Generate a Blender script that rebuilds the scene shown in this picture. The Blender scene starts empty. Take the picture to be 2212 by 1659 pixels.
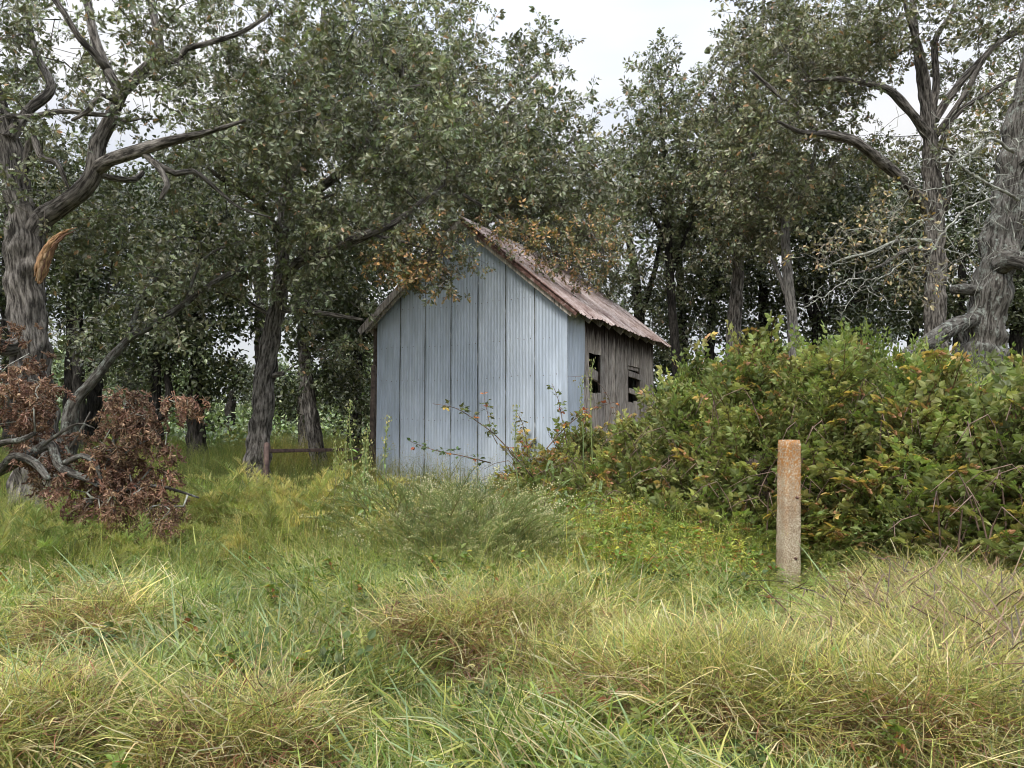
import bpy, math, random
import numpy as np
from mathutils import Vector, Matrix, noise

R = math.radians
rnd = random.Random(11)
rng = np.random.default_rng(11)
scene = bpy.context.scene
COL = scene.collection

# ------------------------------------------------------------------ camera, sky, sun, exposure
CAM_H = 1.6
PITCH = math.atan(114.3 / 1659.0)
cam_d = bpy.data.cameras.new('camera')
cam_d.sensor_width = 36.0
cam_d.lens = 27.0
cam_d.clip_start = 0.05
cam_d.clip_end = 2000
cam = bpy.data.objects.new('camera', cam_d)
COL.objects.link(cam)
cam.location = (0, 0, CAM_H)
cam.rotation_euler = (R(90) + PITCH, 0, 0)
scene.camera = cam

SUN_EL, SUN_AZ = R(46), R(203)          # high, behind the camera and a little to the left, behind thin cloud
world = bpy.data.worlds.new("World")
scene.world = world
world.use_nodes = True
wn = world.node_tree
wn.nodes.clear()
w_out = wn.nodes.new('ShaderNodeOutputWorld')
w_bg = wn.nodes.new('ShaderNodeBackground')
w_bg.inputs['Strength'].default_value = 0.10
sky = wn.nodes.new('ShaderNodeTexSky')
sky.sky_type = 'NISHITA'
sky.sun_disc = False
sky.sun_elevation = SUN_EL
sky.sun_rotation = SUN_AZ
tc = wn.nodes.new('ShaderNodeTexCoord')
sep = wn.nodes.new('ShaderNodeSeparateXYZ')
wn.links.new(tc.outputs['Generated'], sep.inputs[0])
grad = wn.nodes.new('ShaderNodeMapRange')        # overcast sky: brighter towards the zenith
grad.inputs['From Min'].default_value = 0.0
grad.inputs['From Max'].default_value = 1.0
grad.inputs['To Min'].default_value = 3.7
grad.inputs['To Max'].default_value = 19.0
zp = wn.nodes.new('ShaderNodeMath'); zp.operation = 'POWER'; zp.use_clamp = True
zmx = wn.nodes.new('ShaderNodeMath'); zmx.operation = 'MAXIMUM'; zmx.inputs[1].default_value = 0.0
wn.links.new(sep.outputs['Z'], zmx.inputs[0])
wn.links.new(zmx.outputs[0], zp.inputs[0]); zp.inputs[1].default_value = 2.5
wn.links.new(zp.outputs[0], grad.inputs['Value'])
cl = wn.nodes.new('ShaderNodeTexNoise')
cl.inputs['Scale'].default_value = 1.6
cl.inputs['Detail'].default_value = 4
cl.inputs['Roughness'].default_value = 0.5
mp = wn.nodes.new('ShaderNodeMapping')
mp.inputs['Scale'].default_value = (1, 1, 3)
wn.links.new(tc.outputs['Generated'], mp.inputs[0])
wn.links.new(mp.outputs[0], cl.inputs['Vector'])
cr = wn.nodes.new('ShaderNodeValToRGB')
cr.color_ramp.elements[0].position = 0.36
cr.color_ramp.elements[0].color = (0.80, 0.875, 1.04, 1)
cr.color_ramp.elements[1].position = 0.64
cr.color_ramp.elements[1].color = (1.14, 1.12, 1.09, 1)
wn.links.new(cl.outputs['Fac'], cr.inputs[0])
mul = wn.nodes.new('ShaderNodeVectorMath'); mul.operation = 'SCALE'
wn.links.new(cr.outputs[0], mul.inputs[0])
wn.links.new(grad.outputs[0], mul.inputs['Scale'])
mixw = wn.nodes.new('ShaderNodeMix'); mixw.data_type = 'RGBA'
mixw.inputs[0].default_value = 0.88
wn.links.new(sky.outputs[0], mixw.inputs[6])
wn.links.new(mul.outputs[0], mixw.inputs[7])
wn.links.new(mixw.outputs[2], w_bg.inputs['Color'])
wn.links.new(w_bg.outputs[0], w_out.inputs[0])

sun_d = bpy.data.lights.new('sun', 'SUN')
sun_d.energy = 1.5
sun_d.angle = R(22)
sun_d.color = (1.0, 0.95, 0.86)
sun = bpy.data.objects.new('sun', sun_d)
COL.objects.link(sun)
sd = Vector((math.sin(SUN_AZ) * math.cos(SUN_EL), math.cos(SUN_AZ) * math.cos(SUN_EL), math.sin(SUN_EL)))
sun.rotation_euler = sd.to_track_quat('Z', 'Y').to_euler()
sun.location = (-10, -20, 40)

scene.view_settings.view_transform = 'Standard'
scene.view_settings.look = 'None'
scene.view_settings.gamma = 1.0
scene.view_settings.use_curve_mapping = False
scene.view_settings.exposure = 0.95
scene.render.engine = 'CYCLES'
scene.cycles.max_bounces = 5
scene.cycles.diffuse_bounces = 3
scene.cycles.glossy_bounces = 2
scene.cycles.transmission_bounces = 4
scene.cycles.transparent_max_bounces = 4
scene.cycles.use_denoising = True
scene.cycles.use_adaptive_sampling = True
scene.cycles.adaptive_threshold = 0.05
scene.cycles.filter_width = 1.0 if hasattr(scene.cycles, 'filter_width') else 1.0


# ------------------------------------------------------------------ helpers
def at(u, v, Y):
    """world point at forward distance Y seen at (u, v) of a 2212 x 1659 frame"""
    x = (u - 1106) / 1659.0
    t = (829.5 - v) / 1659.0
    c, s = math.cos(PITCH), math.sin(PITCH)
    dy, dz = c - t * s, s + t * c
    k = Y / dy
    return Vector((x * k, Y, CAM_H + dz * k))


def sstep(a, b, x):
    t = np.clip((x - a) / (b - a), 0, 1)
    return t * t * (3 - 2 * t)


def gz(x, y):
    x = np.asarray(x, float); y = np.asarray(y, float)
    z = 0.42 * sstep(6, 14, y) + 0.3 * sstep(14, 21, y) + 0.35 * sstep(21, 40, y)
    z = z + 0.035 * np.sin(x * 1.3 + 0.5) * np.sin(y * 0.9) + 0.03 * np.sin(x * 2.9 - y * 1.7) + 0.02 * np.sin(x * 0.6 + y * 3.7)
    z = z + .06 * sstep(9, 6, y) * np.sin(x * 4.1 + 1.2 * np.sin(y * 2.2)) * np.sin(y * 3.6 + x)
    z = z + 0.22 * np.exp(-((x + 0.3) ** 2) / 1.2 - ((y - 6.2) ** 2) / 0.9) + 0.12 * np.exp(-((x + 1.6) ** 2) / 0.8 - ((y - 4.8) ** 2) / 0.4)
    return z


def g1(x, y):
    return float(gz(x, y))


def tagit(o, label=None, cat=None, group=None, kind=None):
    if label: o['label'] = label
    if cat: o['category'] = cat
    if group: o['group'] = group
    if kind: o['kind'] = kind
    return o


def empty(name, loc, label, cat, group=None, kind=None):
    o = bpy.data.objects.new(name, None)
    o.empty_display_size = 0.2
    COL.objects.link(o)
    o.location = loc
    return tagit(o, label, cat, group, kind)


class MB:
    def __init__(self):
        self.v, self.f, self.c, self.n = [], [], [], 0

    def add(self, v, f, col=(1, 1, 1)):
        v = np.asarray(v, float).reshape(-1, 3)
        f = np.asarray(f, int).reshape(-1, 3)
        c = np.asarray(col, float)
        if c.ndim == 1:
            c = np.tile(c[:3], (len(v), 1))
        self.v.append(v); self.f.append(f + self.n); self.c.append(c[:, :3])
        self.n += len(v)

    def mesh(self, name, mat, smooth=False):
        me = bpy.data.meshes.new(name)
        v = np.concatenate(self.v).astype(np.float32); f = np.concatenate(self.f).astype(np.int32)
        c = np.concatenate(self.c).astype(np.float32)
        me.vertices.add(len(v)); me.vertices.foreach_set('co', v.ravel())
        me.loops.add(len(f) * 3); me.loops.foreach_set('vertex_index', f.ravel())
        me.polygons.add(len(f))
        me.polygons.foreach_set('loop_start', np.arange(0, len(f) * 3, 3, dtype=np.int32))
        me.polygons.foreach_set('loop_total', np.full(len(f), 3, dtype=np.int32))
        me.polygons.foreach_set('use_smooth', np.full(len(f), bool(smooth)))
        a = me.attributes.new('Col', 'FLOAT_COLOR', 'POINT')
        a.data.foreach_set('color', np.concatenate([c, np.ones((len(c), 1), np.float32)], 1).ravel())
        me.update(calc_edges=True)
        me.validate()
        if mat: me.materials.append(mat)
        return me

    def build(self, name, mat, parent=None, smooth=False, link=True):
        o = bpy.data.objects.new(name, self.mesh(name, mat, smooth))
        if link: COL.objects.link(o)
        if parent is not None:
            o.parent = parent
            # geometry is in world space: undo the parent's placement
            o.matrix_parent_inverse = Matrix.Translation(-Vector(parent.location)) if parent.parent is None else Matrix.Translation(-Vector(parent.matrix_parent_inverse.translation) * 0)
        return o


def quads(q):
    q = np.asarray(q, int).reshape(-1, 4)
    return np.concatenate([q[:, [0, 1, 2]], q[:, [0, 2, 3]]])


def frames(P):
    P = [Vector(p) for p in P]
    T = []
    for i in range(len(P)):
        a = P[max(0, i - 1)]; b = P[min(len(P) - 1, i + 1)]
        d = b - a
        T.append(d.normalized() if d.length > 1e-9 else Vector((0, 0, 1)))
    n = T[0].orthogonal().normalized()
    N = []
    for t in T:
        n = n - t * n.dot(t)
        n = n.normalized() if n.length > 1e-6 else t.orthogonal().normalized()
        N.append(n)
    return T, N


_TC = [None]


def tube(P, rad, n=6, cap=True, bump=0.0, seed=0, flute=0.0):
    T, N = frames(P)
    V = []
    ang = np.linspace(0, 2 * math.pi, n, endpoint=False)
    for i, p in enumerate(P):
        b = T[i].cross(N[i])
        r = np.full(n, rad[i])
        if bump or flute:
            for k, a in enumerate(ang):
                q = Vector((math.cos(a) * 1.1, math.sin(a) * 1.1, i * 0.16 + seed * 7.3))
                m = noise.noise(q) * bump
                if flute:
                    q2 = Vector((math.cos(a) * 7.5, math.sin(a) * 7.5, i * 0.16 + seed))
                    m += -abs(noise.noise(q2)) * flute
                r[k] = rad[i] * (1 + m)
        V.append(np.array(p)[None] + np.cos(ang)[:, None] * r[:, None] * np.array(N[i])[None] + np.sin(ang)[:, None] * r[:, None] * np.array(b)[None])
    m = len(P)
    V = np.concatenate(V)
    ln = np.concatenate([[0], np.cumsum([(Vector(P[q + 1]) - Vector(P[q])).length for q in range(m - 1)])]) + 3.7 * (seed % 17) + 2.3 * (rad[0] * 100 % 5)
    rm = max(float(np.mean(rad)), .03)
    cc = np.stack([np.tile(np.cos(ang) * rm, m), np.tile(np.sin(ang) * rm, m), np.repeat(ln, n)], 1)
    if cap: cc = np.concatenate([cc, [[0, 0, ln[-1] + .05], [0, 0, ln[0]]]])
    _TC[0] = cc
    i = np.arange(m - 1)[:, None] * n; k = np.arange(n)[None]; k2 = (k + 1) % n
    f = quads(np.stack([i + k, i + k2, i + n + k2, i + n + k], -1))
    if cap:
        V = np.concatenate([V, [np.array(P[-1]) + np.array(T[-1]) * rad[-1] * 0.5, np.array(P[0])]])
        e = (m - 1) * n
        f = np.concatenate([f, [[e + j, e + (j + 1) % n, m * n] for j in range(n)], [[(j + 1) % n, j, m * n + 1] for j in range(n)]])
    return V, f


def resample(P, rad, step):
    """Catmull-Rom through points, radius interpolated"""
    P = [Vector(p) for p in P]
    out, ro = [], []
    for i in range(len(P) - 1):
        p0 = P[max(i - 1, 0)]; p1 = P[i]; p2 = P[i + 1]; p3 = P[min(i + 2, len(P) - 1)]
        k = max(1, int(round((p2 - p1).length / step)))
        for j in range(k):
            t = j / k
            out.append(0.5 * ((2 * p1) + (-p0 + p2) * t + (2 * p0 - 5 * p1 + 4 * p2 - p3) * t * t + (-p0 + 3 * p1 - 3 * p2 + p3) * t ** 3))
            ro.append(rad[i] * (1 - t) + rad[i + 1] * t)
    out.append(P[-1]); ro.append(rad[-1])
    return out, ro


BOXF = quads([[0, 3, 2, 1], [4, 5, 6, 7], [0, 1, 5, 4], [1, 2, 6, 5], [2, 3, 7, 6], [3, 0, 4, 7]])


def box(o, ax, ay, az, jit=0.0):
    """box from corner o spanned by three vectors"""
    o, ax, ay, az = [np.array(q, float) for q in (o, ax, ay, az)]
    V = np.array([o, o + ax, o + ax + ay, o + ay, o + az, o + ax + az, o + ax + ay + az, o + ay + az])
    if jit: V = V + rng.uniform(-jit, jit, V.shape)
    return V, BOXF


# ------------------------------------------------------------------ materials
def new_mat(name):
    m = bpy.data.materials.new(name); m.use_nodes = True
    nt = m.node_tree; nt.nodes.clear()
    return m, nt


def N_(nt, t, **kw):
    n = nt.nodes.new(t)
    for k, v in kw.items(): setattr(n, k, v)
    return n


def noise_tex(nt, scale, mscale=(1, 1, 1), detail=4, rough=0.55, coord='Object'):
    if coord == 'World':
        g = N_(nt, 'ShaderNodeNewGeometry'); src = g.outputs['Position']
    elif coord == 'Bark':
        g = N_(nt, 'ShaderNodeAttribute', attribute_name='Col'); src = g.outputs['Vector']
    else:
        t = N_(nt, 'ShaderNodeTexCoord'); src = t.outputs[coord]
    mpn = N_(nt, 'ShaderNodeMapping'); mpn.inputs['Scale'].default_value = mscale
    nt.links.new(src, mpn.inputs[0])
    n = N_(nt, 'ShaderNodeTexNoise'); n.inputs['Scale'].default_value = scale
    n.inputs['Detail'].default_value = detail; n.inputs['Roughness'].default_value = rough
    nt.links.new(mpn.outputs[0], n.inputs['Vector'])
    return n


def ramp(nt, src, stops):
    r = N_(nt, 'ShaderNodeValToRGB')
    els = r.color_ramp.elements
    els[0].position, els[0].color = stops[0][0], (*stops[0][1], 1)
    els[1].position, els[1].color = stops[-1][0], (*stops[-1][1], 1)
    for p, c in stops[1:-1]:
        e = els.new(p); e.color = (*c, 1)
    nt.links.new(src, r.inputs[0])
    return r


def mix(nt, a, b, fac, mode='MIX'):
    m = N_(nt, 'ShaderNodeMix', data_type='RGBA', blend_type=mode)
    for s, i in ((fac, 0), (a, 6), (b, 7)):
        if isinstance(s, (int, float)): m.inputs[i].default_value = s
        elif isinstance(s, tuple): m.inputs[i].default_value = (*s, 1)
        else: nt.links.new(s, m.inputs[i])
    return m.outputs[2]


def leaf_mat(name, trans=0.35, rough=0.55, spec=0.35, var=0.5, tint_scale=0.9, nscale=1.3, tcol=(1.15, 1.2, 0.6)):
    """vertex colour x instance tint x soft world-scale variation, part translucent"""
    m, nt = new_mat(name)
    a = N_(nt, 'ShaderNodeAttribute', attribute_name='Col')
    t = N_(nt, 'ShaderNodeAttribute', attribute_name='tint', attribute_type='INSTANCER')
    c = mix(nt, a.outputs['Color'], t.outputs['Color'], 1.0, 'MULTIPLY')
    n = noise_tex(nt, nscale, coord='World', detail=2)
    rr = ramp(nt, n.outputs['Fac'], [(0.3, (1 - var * 0.5,) * 3), (0.7, (1 + var * 0.5, 1 + var * 0.45, 1 + var * 0.3))])
    c = mix(nt, c, rr.outputs[0], 1.0, 'MULTIPLY')
    p = N_(nt, 'ShaderNodeBsdfPrincipled')
    p.inputs['Roughness'].default_value = rough
    p.inputs['Specular IOR Level'].default_value = spec
    nt.links.new(c, p.inputs['Base Color'])
    tr = N_(nt, 'ShaderNodeBsdfTranslucent')
    c2 = mix(nt, c, tcol, 1.0, 'MULTIPLY')
    nt.links.new(c2, tr.inputs['Color'])
    ms = N_(nt, 'ShaderNodeMixShader'); ms.inputs[0].default_value = trans
    nt.links.new(p.outputs[0], ms.inputs[1]); nt.links.new(tr.outputs[0], ms.inputs[2])
    o = N_(nt, 'ShaderNodeOutputMaterial'); nt.links.new(ms.outputs[0], o.inputs[0])
    return m


def solid_mat(name, color_out_fn, rough=0.8, spec=0.3, metallic=0.0, bump_fn=None, bump_s=0.5, bump_d=0.01):
    m, nt = new_mat(name)
    p = N_(nt, 'ShaderNodeBsdfPrincipled')
    p.inputs['Roughness'].default_value = rough; p.inputs['Specular IOR Level'].default_value = spec
    p.inputs['Metallic'].default_value = metallic
    c = color_out_fn(nt)
    if isinstance(c, tuple): p.inputs['Base Color'].default_value = (*c, 1)
    else: nt.links.new(c, p.inputs['Base Color'])
    if bump_fn:
        b = N_(nt, 'ShaderNodeBump'); b.inputs['Strength'].default_value = bump_s; b.inputs['Distance'].default_value = bump_d
        nt.links.new(bump_fn(nt), b.inputs['Height']); nt.links.new(b.outputs[0], p.inputs['Normal'])
    o = N_(nt, 'ShaderNodeOutputMaterial'); nt.links.new(p.outputs[0], o.inputs[0])
    return m


def bark_mat(name, dark, mid, light, lichen=0.0, lich_col=(0.36, 0.40, 0.33)):
    def colf(nt):
        n1 = noise_tex(nt, 9, (3.0, 3.0, 0.5), 7, 0.68, 'Bark')
        r1 = ramp(nt, n1.outputs['Fac'], [(0.42, dark), (0.51, mid), (0.64, light)])
        n2 = noise_tex(nt, 1.6, (1, 1, 0.6), 3)
        r2 = ramp(nt, n2.outputs['Fac'], [(0.3, (0.75, 0.75, 0.75)), (0.7, (1.2, 1.18, 1.15))])
        c = mix(nt, r1.outputs[0], r2.outputs[0], 1.0, 'MULTIPLY')
        if lichen:
            n3 = noise_tex(nt, 7.0, (1, 1, .8), 10, 0.8)
            r3 = ramp(nt, n3.outputs['Fac'], [(0.64 - lichen * 0.12, (0, 0, 0)), (0.72 - lichen * 0.12, (1, 1, 1))])
            c = mix(nt, c, lich_col, r3.outputs[0])
        return c

    def bf(nt):
        n1 = noise_tex(nt, 9, (3.0, 3.0, 0.5), 7, 0.7, 'Bark')
        return n1.outputs['Fac']
    return solid_mat(name, colf, 0.9, 0.15, 0, bf, 1.0, 0.06)


M_bark = bark_mat('oak_bark', (0.045, 0.041, 0.037), (0.16, 0.147, 0.134), (0.33, 0.31, 0.285), 0.15)
M_bark_lichen = bark_mat('lichen_bark', (0.04, 0.036, 0.032), (0.12, 0.112, 0.10), (0.22, 0.21, 0.195), 1.0, (0.30, 0.325, 0.29))
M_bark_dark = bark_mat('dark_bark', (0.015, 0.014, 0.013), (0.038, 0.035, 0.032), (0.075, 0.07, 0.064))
M_bark_pale = bark_mat('pale_bark', (0.09, 0.085, 0.08), (0.22, 0.21, 0.195), (0.36, 0.345, 0.32), 0.3)
M_twig_pale = solid_mat('pale_twig', lambda nt: ramp(nt, noise_tex(nt, 9).outputs['Fac'], [(0.35, (0.13, 0.12, 0.105)), (0.65, (0.40, 0.42, 0.36))]).outputs[0], 0.9)
M_twig_brown = solid_mat('brown_twig', lambda nt: ramp(nt, noise_tex(nt, 9, coord='World').outputs['Fac'], [(0.35, (0.07, 0.045, 0.035)), (0.65, (0.24, 0.17, 0.13))]).outputs[0], 0.85)
M_oak = leaf_mat('oak_leaf', 0.2, 0.34, 0.6)
M_bramble = leaf_mat('bramble_leaf', 0.36, 0.5, 0.4, 0.5, 1.0, 1.6)
M_dead = leaf_mat('dead_leaf', 0.15, 0.7, 0.2, 0.5, 1.0, 2.5, (1.1, 0.9, 0.7))
M_grass = leaf_mat('grass_blade', 0.42, 0.55, 0.3, 0.35, 1.0, 2.0, (1.1, 1.1, 0.7))


# ------------------------------------------------------------------ scatter (points -> instanced clumps, for foliage and grass only)
_groups = {}


def scatter_group(protos):
    key = tuple(p.name for p in protos)
    if key in _groups: return _groups[key]
    ng = bpy.data.node_groups.new('foliage_scatter', 'GeometryNodeTree')
    ng.interface.new_socket('Geometry', in_out='INPUT', socket_type='NodeSocketGeometry')
    ng.interface.new_socket('Geometry', in_out='OUTPUT', socket_type='NodeSocketGeometry')
    gi = ng.nodes.new('NodeGroupInput'); go = ng.nodes.new('NodeGroupOutput')
    join = ng.nodes.new('GeometryNodeJoinGeometry')

    def attr(name, dt):
        n = ng.nodes.new('GeometryNodeInputNamedAttribute'); n.data_type = dt
        n.inputs['Name'].default_value = name
        return n.outputs['Attribute']
    rot = attr('rot', 'FLOAT_VECTOR'); scl = attr('scl', 'FLOAT'); idx = attr('idx', 'INT')
    e2r = ng.nodes.new('FunctionNodeEulerToRotation'); ng.links.new(rot, e2r.inputs[0])
    for k, p in enumerate(protos):
        cmp = ng.nodes.new('FunctionNodeCompare'); cmp.data_type = 'INT'; cmp.operation = 'EQUAL'
        ints = [s for s in cmp.inputs if s.type == 'INT']
        ng.links.new(idx, ints[0]); ints[1].default_value = k
        oi = ng.nodes.new('GeometryNodeObjectInfo'); oi.inputs['Object'].default_value = p
        iop = ng.nodes.new('GeometryNodeInstanceOnPoints')
        ng.links.new(gi.outputs[0], iop.inputs['Points'])
        ng.links.new(cmp.outputs[0], iop.inputs['Selection'])
        ng.links.new(oi.outputs['Geometry'], iop.inputs['Instance'])
        ng.links.new(e2r.outputs[0], iop.inputs['Rotation'])
        ng.links.new(scl, iop.inputs['Scale'])
        ng.links.new(iop.outputs[0], join.inputs[0])
    ng.links.new(join.outputs[0], go.inputs[0])
    _groups[key] = ng
    return ng


N_INST = 0


def scatter(name, pts, rots, scls, idx, protos, parent=None, tint=None, kind='stuff'):
    global N_INST
    pts = np.asarray(pts, np.float32).reshape(-1, 3); n = len(pts)
    N_INST += n
    rots = np.asarray(rots, np.float32).reshape(-1, 3)
    off = np.zeros(3, np.float32)
    me = bpy.data.meshes.new(name)
    me.vertices.add(n)
    me.vertices.foreach_set('co', (pts - off).ravel())
    a = me.attributes.new('rot', 'FLOAT_VECTOR', 'POINT'); a.data.foreach_set('vector', rots.ravel())
    a = me.attributes.new('scl', 'FLOAT', 'POINT'); a.data.foreach_set('value', np.broadcast_to(np.asarray(scls, np.float32), (n,)).copy())
    a = me.attributes.new('idx', 'INT', 'POINT'); a.data.foreach_set('value', np.asarray(idx, np.int32))
    if tint is None: tint = np.ones((n, 3))
    tint = np.asarray(tint, np.float32)
    a = me.attributes.new('tint', 'FLOAT_VECTOR', 'POINT'); a.data.foreach_set('vector', tint.ravel())
    me.materials.append(protos[0].data.materials[0])
    o = bpy.data.objects.new(name, me)
    COL.objects.link(o)
    if parent is not None:
        o.parent = parent
        o.matrix_parent_inverse = Matrix.Translation(-Vector(parent.location))
    if kind: o['kind'] = kind
    md = o.modifiers.new('scatter', 'NODES'); md.node_group = scatter_group(protos)
    return o


def dir_euler(d, roll):
    """euler arrays that carry +X onto direction d (n,3)"""
    d = np.asarray(d, float); d = d / np.maximum(np.linalg.norm(d, axis=1, keepdims=True), 1e-6)
    yaw = np.arctan2(d[:, 1], d[:, 0]); pit = -np.arcsin(np.clip(d[:, 2], -1, 1))
    return np.stack([roll, pit, yaw], 1)


# ------------------------------------------------------------------ leaf and clump prototypes (not in the scene themselves)
def xf(V, pos, d, roll, s=1.0):
    """place points made along +X, normal +Z"""
    d = Vector(d).normalized()
    up = Vector((0, 0, 1)) if abs(d.z) < 0.95 else Vector((1, 0, 0))
    y = up.cross(d).normalized(); z = d.cross(y)
    c, sn = math.cos(roll), math.sin(roll)
    y2 = y * c + z * sn; z2 = z * c - y * sn
    m = np.array([d, y2, z2])
    return np.asarray(V) * s @ m + np.array(pos)


def leaf_shape(outline, fold=0.25, curl=0.0):
    """outline: (x, half width); two strips along the midrib"""
    o = np.array(outline); n = len(o)
    mid = np.stack([o[:, 0], 0 * o[:, 0], -curl * o[:, 0] ** 2], 1)
    L = np.stack([o[:, 0] + 0.02, o[:, 1], mid[:, 2] + fold * o[:, 1]], 1)
    Rr = L * [1, -1, 1]
    V = np.concatenate([mid, L, Rr])
    f = []
    for i in range(n - 1):
        f += [[i, i + 1, n + i + 1], [i, n + i + 1, n + i], [i, 2 * n + i + 1, i + 1], [i, 2 * n + i, 2 * n + i + 1]]
    return V, np.array(f)


OAK = leaf_shape([(0, .015), (.16, .03), (.27, .2), (.36, .07), (.47, .31), (.56, .09), (.68, .30), (.76, .1), (.86, .14), (1, .0)], 0.3, 0.25)
OVATE = leaf_shape([(0, .01), (.18, .2), (.42, .3), (.7, .2), (1, 0)], 0.35, 0.2)
LANCE = leaf_shape([(0, .01), (.25, .12), (.55, .13), (1, 0)], 0.3, 0.35)
SIMPLE = leaf_shape([(0, .02), (.3, .26), (.65, .24), (1, 0)], 0.3, 0.2)
CRUMPLE = leaf_shape([(0, .02), (.25, .15), (.45, .06), (.7, .17), (1, .0)], 1.1, -0.35)


def proto(name, mb, mat):
    return mb.build(name, mat, link=False)


def rcol(base, var=0.2, hue=0.1):
    k = 1 + rnd.uniform(-var, var)
    return tuple(max(0.002, b * k * (1 + rnd.uniform(-hue, hue))) for b in base)


OAKG = (0.130, 0.150, 0.082)
PALE = (0.34, 0.365, 0.26)
ORG = [(0.54, 0.35, 0.16), (0.44, 0.26, 0.13), (0.56, 0.43, 0.18), (0.55, 0.40, 0.26)]


def make_oak_sprig(name, L=0.5, nleaf=21, size=0.105, base=OAKG, p_org=0.015, shape=OAK, twigc=(0.10, 0.085, 0.07), mat=None, pale=0.32):
    mb = MB()
    P = [Vector((0, 0, 0))]; d = Vector((1, 0, 0.1))
    for i in range(5):
        d = (d + Vector((0, rnd.uniform(-.3, .3), rnd.uniform(-.35, .2)))).normalized()
        P.append(P[-1] + d * L / 5)
    V, f = tube(P, [0.006, .005, .004, .004, .003, .002], 3)
    mb.add(V, f, twigc)
    for i in range(nleaf):
        t = rnd.uniform(0.15, 1) ** 0.7 * 5
        k = min(4, int(t)); p = P[k].lerp(P[k + 1], t - k)
        side = Vector((rnd.gauss(0.5, .5), rnd.gauss(0, 1), rnd.gauss(-0.15, .6))).normalized()
        p = p + side * 0.02
        s = size * rnd.uniform(0.7, 1.2)
        V = xf(shape[0], p, side, rnd.gauss(0, 0.9), s)
        if rnd.random() < p_org: c = rcol(rnd.choice(ORG), .2, .15)
        else:
            c = rcol(base, .3, .1)
            if rnd.random() < pale: c = rcol(PALE, .2, .08)
        mb.add(V, shape[1], c)
    return proto(name, mb, mat or M_oak)


P_oak = [make_oak_sprig('oak_sprig_%d' % i, p_org=[0.0, 0.0, 0.004, 0.0][i]) for i in range(4)]
P_turn = [make_oak_sprig('oak_turning_sprig_%d' % i, L=0.4, nleaf=15, base=(0.15, 0.145, 0.055), p_org=[.30, .52][i], pale=.15) for i in range(2)]
P_tan = [make_oak_sprig('oak_tan_sprig_%d' % i, L=0.45, nleaf=9, size=.10, base=(0.19, 0.165, 0.10), p_org=.15, pale=.15, twigc=(.22, .2, .17)) for i in range(2)]


def make_far(name, n=46, rad=0.45, size=0.13, base=(0.10, 0.12, 0.066)):
    mb = MB()
    for i in range(n):
        v = Vector((rnd.gauss(0, 1), rnd.gauss(0, 1), rnd.gauss(0, .7))).normalized() * rad * rnd.random() ** .5
        d = Vector((rnd.gauss(0, 1), rnd.gauss(0, 1), rnd.gauss(-.1, .6)))
        mb.add(xf(SIMPLE[0], v, d, rnd.gauss(0, 1), size * rnd.uniform(.7, 1.2)), SIMPLE[1], rcol(base if rnd.random() > .2 else PALE, .3, .1))
    return proto(name, mb, M_oak)


P_far = [make_far('far_clump_%d' % i) for i in range(3)]


def make_bramble(name, L=0.42, base=(0.085, 0.135, 0.04), p_org=0.03, size=.060, up=False, shape=OVATE, nn=11):
    mb = MB()
    P = [Vector((0, 0, 0))]; d = Vector((1, 0, 0.15))
    for i in range(6):
        d = (d + Vector((0, rnd.uniform(-.2, .2), rnd.uniform(-.25, .1)))).normalized()
        P.append(P[-1] + d * L / 6)
    V, f = tube(P, [.005, .0045, .004, .004, .003, .003, .002], 3)
    mb.add(V, f, (0.15, 0.085, 0.05) if not up else (.12, .15, .05))
    for i in range(nn):
        t = (i + rnd.random()) / nn * 6
        k = min(5, int(t)); p = P[k].lerp(P[k + 1], t - k)
        sgn = 1 if i % 2 else -1
        side = Vector((rnd.uniform(.1, .8), sgn * rnd.uniform(.5, 1), rnd.uniform(-.1, .7))).normalized()
        pet = rnd.uniform(.02, .05)
        q = p + side * pet
        mb.add(*tube([p, q], [.0015, .0015], 3, False), (.14, .12, .05))
        if up:
            for s2 in (-1, 1):
                dd = (side + Vector((.5, s2 * .6, .2))).normalized()
                mb.add(xf(shape[0], q, dd, rnd.gauss(0, .4), size * rnd.uniform(.8, 1.25)), shape[1], rcol(base, .2, .1))
        else:
            c0 = base if rnd.random() > p_org else rnd.choice([(.52, .30, .13), (.54, .44, .16), (.27, .15, .09), (.46, .26, .14), (.42, .36, .13), (.50, .39, .22), (.50, .41, .15)])
            for a in (-1.0, 0, 1.0):
                y = side.cross(Vector((0, 0, 1))).normalized()
                dd = (side * math.cos(a) + y * math.sin(a) + Vector((0, 0, rnd.uniform(-.35, .1)))).normalized()
                mb.add(xf(shape[0], q + dd * .006, dd, rnd.gauss(0, .45), size * rnd.uniform(.8, 1.2) * (1.15 if a == 0 else 1)), shape[1], rcol(c0, .22, .1))
    return proto(name, mb, M_bramble)


P_br = [make_bramble('bramble_shoot_%d' % i, base=[(.215, .245, .09), (.35, .37, .15), (.14, .175, .068)][i], p_org=[.0, .03, .06][i]) for i in range(3)] + \
       [make_bramble('bramble_turning_shoot', base=(.23, .22, .075), p_org=.3)]
P_up = [make_bramble('upright_shoot_%d' % i, L=0.5, base=(.19, .245, .07), up=True, size=.068, shape=[OVATE, LANCE][i], nn=13) for i in range(2)]


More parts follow.
